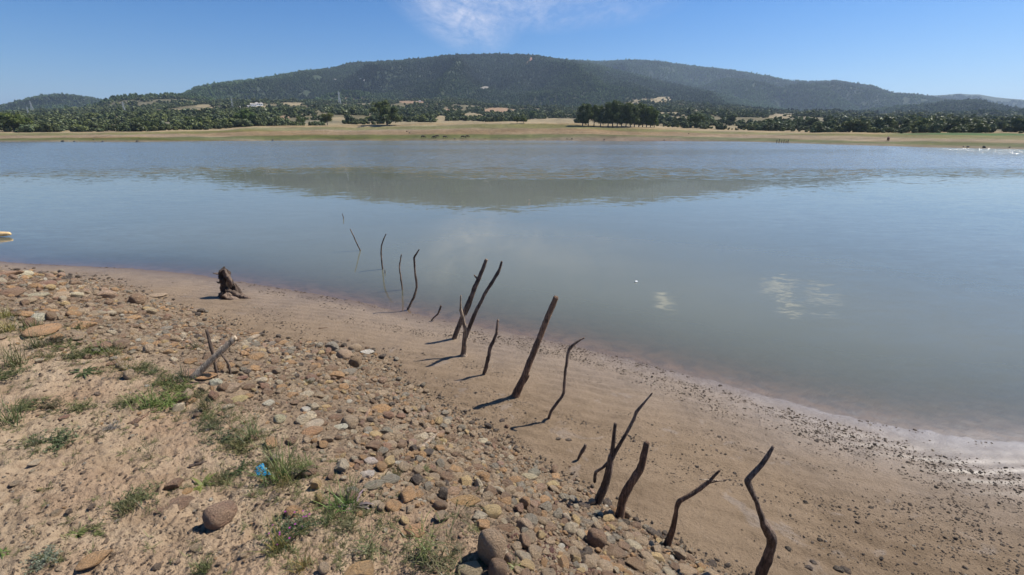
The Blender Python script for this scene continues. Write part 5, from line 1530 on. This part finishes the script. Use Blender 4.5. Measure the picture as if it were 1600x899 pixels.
segs = []
for k in range(4):
    sx, sy = ((1, 1), (1, -1), (-1, -1), (-1, 1))[k]; nx, ny = ((1, -1), (-1, -1), (-1, 1), (1, 1))[k]
    zs = [0, .2, .38, .54, .68, .80]; wd = lambda z: .085 * (1 - z * 1.05) + .012
    for a, b in zip(zs, zs[1:]):
        segs += [((sx * wd(a), sy * wd(a), a), (sx * wd(b), sy * wd(b), b)), ((sx * wd(a), sy * wd(a), a), (nx * wd(b), ny * wd(b), b)), ((nx * wd(a), ny * wd(a), a), (sx * wd(b), sy * wd(b), b)), ((sx * wd(b), sy * wd(b), b), (nx * wd(b), ny * wd(b), b))]
    segs.append(((sx * wd(.8), sy * wd(.8), .8), (0, 0, 1.0)))
PY_T = beam_mesh('tower', segs, .0052, M['steel'])
arm = []
for z, l in ((.78, .13), (.88, .10)):
    arm += [((-l, 0, z), (l, 0, z)), ((-l, 0, z), (0, 0, z + .05)), ((l, 0, z), (0, 0, z + .05))]
PY_A = beam_mesh('crossarm', arm, .0055, M['steel'])
def pylon(px, yb, yt, lab, rr=None):
    p, r = far_hit(px, yb)
    if rr: r = rr; a, e = elev(px, yb); p = np.array([r * math.sin(a), r * math.cos(a), EYE + e * r])
    h = (yb - yt) * float(fdepth(p)) / F / 1.05
    o = bpy.data.objects.new('pylon', None); COL.objects.link(o); o.location = p - np.array([0, 0, 1.5]); o.scale = (h, h, h + 1.5); o.rotation_euler[2] = .5
    tag(o, lab, 'pylon', 'lattice power pylons on the hillside')
    for me in (PY_T, PY_A):
        c = bpy.data.objects.new(me.name.split('.')[0], me); COL.objects.link(c); c.parent = o
pylon(46, 182, 167, 'lattice pylon on the left slope, nearer one of the leftmost pair')
pylon(52, 176, 158, 'lattice pylon on the left slope, taller one of the leftmost pair')
pylon(196, 179, 159, 'tall lattice pylon in front of the left wood')
pylon(168.5, 158, 145, 'thin pylon silhouetted in the dip between the hills')
pylon(329, 135, 118, 'thin pylon silhouetted on the ridge, left one of the ridge pair')
pylon(402, 126, 114, 'thin pylon silhouetted on the ridge, right one of the ridge pair')
pylon(364, 169, 152, 'lattice pylon left of the white farmhouse')
pylon(531, 163, 143, 'pale lattice pylon on the hillside right of the white farmhouse')

def house(px, py, wpx, lab, storeys=1, roof='clay'):
    p, r = far_hit(px, py); w = wpx * float(fdepth(p)) / F; d = w * .55; h = w * .30 * storeys
    o = bpy.data.objects.new('house', None); COL.objects.link(o); o.location = p; o.rotation_euler[2] = -math.atan2(p[0], p[1]) + .25
    tag(o, lab, 'house', 'white houses on the far hillside')
    c = bpy.data.objects.new('wall', box_mesh('wall', [(-w / 2, -d / 2, -h, w / 2, d / 2, h)], M['white'])); COL.objects.link(c); c.parent = o
    bm = bmesh.new(); vs = [bm.verts.new(q) for q in [(-w * .54, -d * .6, h), (w * .54, -d * .6, h), (w * .54, d * .6, h), (-w * .54, d * .6, h), (-w * .5, 0, h * 1.5), (w * .5, 0, h * 1.5)]]
    for q in ((0, 1, 5, 4), (2, 3, 4, 5), (1, 2, 5), (3, 0, 4), (3, 2, 1, 0)): bm.faces.new([vs[i] for i in q])
    me = bpy.data.meshes.new('roof'); bm.to_mesh(me); bm.free(); me.materials.append(M['roof']); c = bpy.data.objects.new('roof', me); COL.objects.link(c); c.parent = o
    for k in range(3):
        x = (-.3 + .3 * k) * w
        c = bpy.data.objects.new('window', box_mesh('window', [(x - w * .05, -d / 2 - .06, h * .35, x + w * .05, -d / 2 + .02, h * .75)], M['glass'])); COL.objects.link(c); c.parent = o
house(405, 165.5, 10, 'largest white farmhouse with a dark opening on the hillside')
house(396, 166.5, 9, 'low white outbuilding left of the largest farmhouse')
house(389, 167.5, 5, 'small white shed at the left of the farm')
house(376, 168, 3, 'tiny white hut left of the farm')
house(647, 158, 2.6, 'tiny white house on the slope above the lone broad tree')
house(656, 159, 3.4, 'second tiny white house just right of the first above the lone tree')
house(524, 127.5, 3.0, 'white tower-like building high in the forest', 2.6)

def crag(px, py, wpx, k, lab):
    p, r = far_hit(px, py); w = wpx * r / F * .5
    v, f = stone_shape(60 + k, 3, .9); me = mesh_np('crag', v, f, False); me.materials.append(M['rock'])
    o = bpy.data.objects.new('crag', me); COL.objects.link(o); o.location = p; o.scale = (w, w * .5, w * .55); o.rotation_euler[2] = k
    tag(o, lab, 'rock', 'pale crags in the forest')
crag(564, 124, 6, 0, 'pale crag in the forest, left one of three'); crag(571, 126, 7, 1, 'pale crag in the forest, middle one of three'); crag(546, 130, 4, 2, 'small pale crag low left of the other crags')

# ------------------------------------------------------------------ SKY, SUN, AIR, CAMERA
SUN_AZ = R(68); SUN_EL = R(51)
wd = bpy.data.worlds.new('World'); SC.world = wd; wd.use_nodes = True
w = NT(wd.node_tree)
for n in list(w.n): w.n.remove(n)
out = w.new('ShaderNodeOutputWorld'); bg = w.new('ShaderNodeBackground')
sky = w.new('ShaderNodeTexSky', sky_type='NISHITA'); sky.sun_disc = False
sky.sun_elevation = SUN_EL; sky.sun_rotation = SUN_AZ; sky.altitude = 300; sky.air_density = 1.0; sky.dust_density = .35; sky.ozone_density = 2.6
gen = w.new('ShaderNodeTexCoord').outputs['Generated']
sep = w.new('ShaderNodeSeparateXYZ'); w.l.new(gen, sep.inputs[0])
zc = w.math('MAXIMUM', sep.outputs[2], .02)
cx = w.math('DIVIDE', sep.outputs[0], zc); cy = w.math('DIVIDE', sep.outputs[1], zc)
cv = w.new('ShaderNodeCombineXYZ'); w.l.new(cx, cv.inputs[0]); w.l.new(cy, cv.inputs[1])
# thin cirrus: patches placed on a flat cloud layer (x, y in units of its height)
def puff(x, y, rx, ry, amp, rot=0.0):
    mp = w.new('ShaderNodeMapping'); mp.vector_type = 'TEXTURE'; w.l.new(cv.outputs[0], mp.inputs['Vector'])
    mp.inputs['Location'].default_value = (x, y, 0); mp.inputs['Rotation'].default_value = (0, 0, rot); mp.inputs['Scale'].default_value = (rx, ry, 1)
    ln = w.new('ShaderNodeVectorMath', operation='LENGTH'); w.l.new(mp.outputs[0], ln.inputs[0])
    return w.math('MULTIPLY', w.mapr(ln.outputs['Value'], 0, 1, 1, 0), amp)
mpn = w.new('ShaderNodeMapping'); w.l.new(cv.outputs[0], mpn.inputs['Vector']); mpn.inputs['Scale'].default_value = (1.6, .55, 1); mpn.inputs['Rotation'].default_value = (0, 0, R(-12))
n1 = w.noise(mpn.outputs[0], 1.6, 8, .62, 1.2); n2 = w.noise(mpn.outputs[0], 8.0, 6, .65, .6)
def P_(px, py):
    x, y, z = ray(px, py); return (x / z, y / z)
blobs = None
for (px, py, rx, ry, amp) in [(725, 22, .60, 2.4, 1.0), (780, 8, .9, 1.3, .8), (850, 20, .9, 1.0, .55), (920, 14, .8, .9, .5), (860, -30, 1.2, .9, .45), (740, -40, .7, .6, .4)]:
    x, y = P_(px, py); q = puff(x, y, rx, ry, amp); blobs = q if blobs is None else w.math('MAXIMUM', blobs, q)
# wisps higher up, seen only mirrored in the lake
for (x, y, rx, ry, amp) in [(.3, 3.0, 1.2, .8, .22), (-.25, 3.4, .6, .9, .25)]:
    blobs = w.math('MAXIMUM', blobs, puff(x, y, rx, ry, amp))
cm = w.math('MULTIPLY', blobs, w.mapr(w.math('ADD', w.math('MULTIPLY', n1, .65), w.math('MULTIPLY', n2, .35)), .40, .66, .22, 1.15))
cm = w.math('MINIMUM', w.math('MULTIPLY', cm, .70), .66)
hot = None
for (x, y, rx, ry) in [(.965, 2.72, .075, .24), (1.84, 2.98, .12, .16), (1.74, 2.66, .08, .14), (2.01, 2.78, .10, .15)]:
    q = puff(x, y, rx, ry, 1.6); hot = q if hot is None else w.math('MAXIMUM', hot, q)
hot = w.math('MINIMUM', w.math('MULTIPLY', hot, w.mapr(n2, .38, .60, .1, 1.1)), 1.0)
hs = w.new('ShaderNodeHueSaturation'); hs.inputs['Saturation'].default_value = 1.5; w.l.new(sky.outputs[0], hs.inputs['Color'])
skyc = w.mix(1.0, hs.outputs[0], (.84, .96, 1.17), 'MULTIPLY')
mixc = w.mix(cm, skyc, (9.4, 9.3, 10.2))
mixc = w.mix(hot, mixc, (14, 13.7, 13.4))
w.l.new(mixc, bg.inputs['Color']); bg.inputs['Strength'].default_value = .066
w.l.new(bg.outputs[0], out.inputs['Surface'])

sd = bpy.data.lights.new('sun', 'SUN'); sd.energy = 5.0; sd.angle = R(.53); sd.color = (1, .955, .88)
so = bpy.data.objects.new('sun', sd); COL.objects.link(so)
dirv = Vector((math.sin(SUN_AZ) * math.cos(SUN_EL), math.cos(SUN_AZ) * math.cos(SUN_EL), math.sin(SUN_EL)))
so.rotation_euler = dirv.to_track_quat('Z', 'Y').to_euler(); so.location = dirv * 50

def haze():
    bm = bmesh.new(); q = bmesh.ops.create_cube(bm, size=1)['verts']
    bmesh.ops.scale(bm, vec=(26000, 16000, 820), verts=q); bmesh.ops.translate(bm, vec=(0, 4200, 345), verts=q)
    me = bpy.data.meshes.new('haze'); bm.to_mesh(me); bm.free()
    m = bpy.data.materials.new('haze_air'); m.use_nodes = True; w = NT(m.node_tree)
    for n in list(w.n): w.n.remove(n)
    o_ = w.new('ShaderNodeOutputMaterial'); v = w.new('ShaderNodeVolumePrincipled')
    v.inputs['Color'].default_value = (.60, .77, .98, 1); v.inputs['Density'].default_value = HAZE; v.inputs['Anisotropy'].default_value = .2
    w.l.new(v.outputs[0], o_.inputs['Volume'])
    o = link('haze', me, [m]); tag(o, kind='stuff', label='thin bluish summer haze')
HAZE = 9.5e-5
haze()

cam = bpy.data.cameras.new('camera'); cam.lens = 16.0; cam.sensor_width = 36; cam.clip_start = .05; cam.clip_end = 40000
co = bpy.data.objects.new('camera', cam); COL.objects.link(co); co.location = (0, 0, EYE); co.rotation_euler = (R(90) - PITCH, 0, 0)
SC.camera = co
SC.view_settings.view_transform = 'Standard'; SC.view_settings.look = 'None'; SC.view_settings.exposure = 0.6; SC.view_settings.gamma = 1
SC.view_settings.use_curve_mapping = False
SC.cycles.max_bounces = 6; SC.cycles.diffuse_bounces = 2; SC.cycles.glossy_bounces = 3; SC.cycles.transparent_max_bounces = 12; SC.cycles.volume_bounces = 0
SC.cycles.use_denoising = True
try: SC.cycles.denoiser = 'OPENIMAGEDENOISE'
except Exception: pass
SC.cycles.sample_clamp_indirect = 6
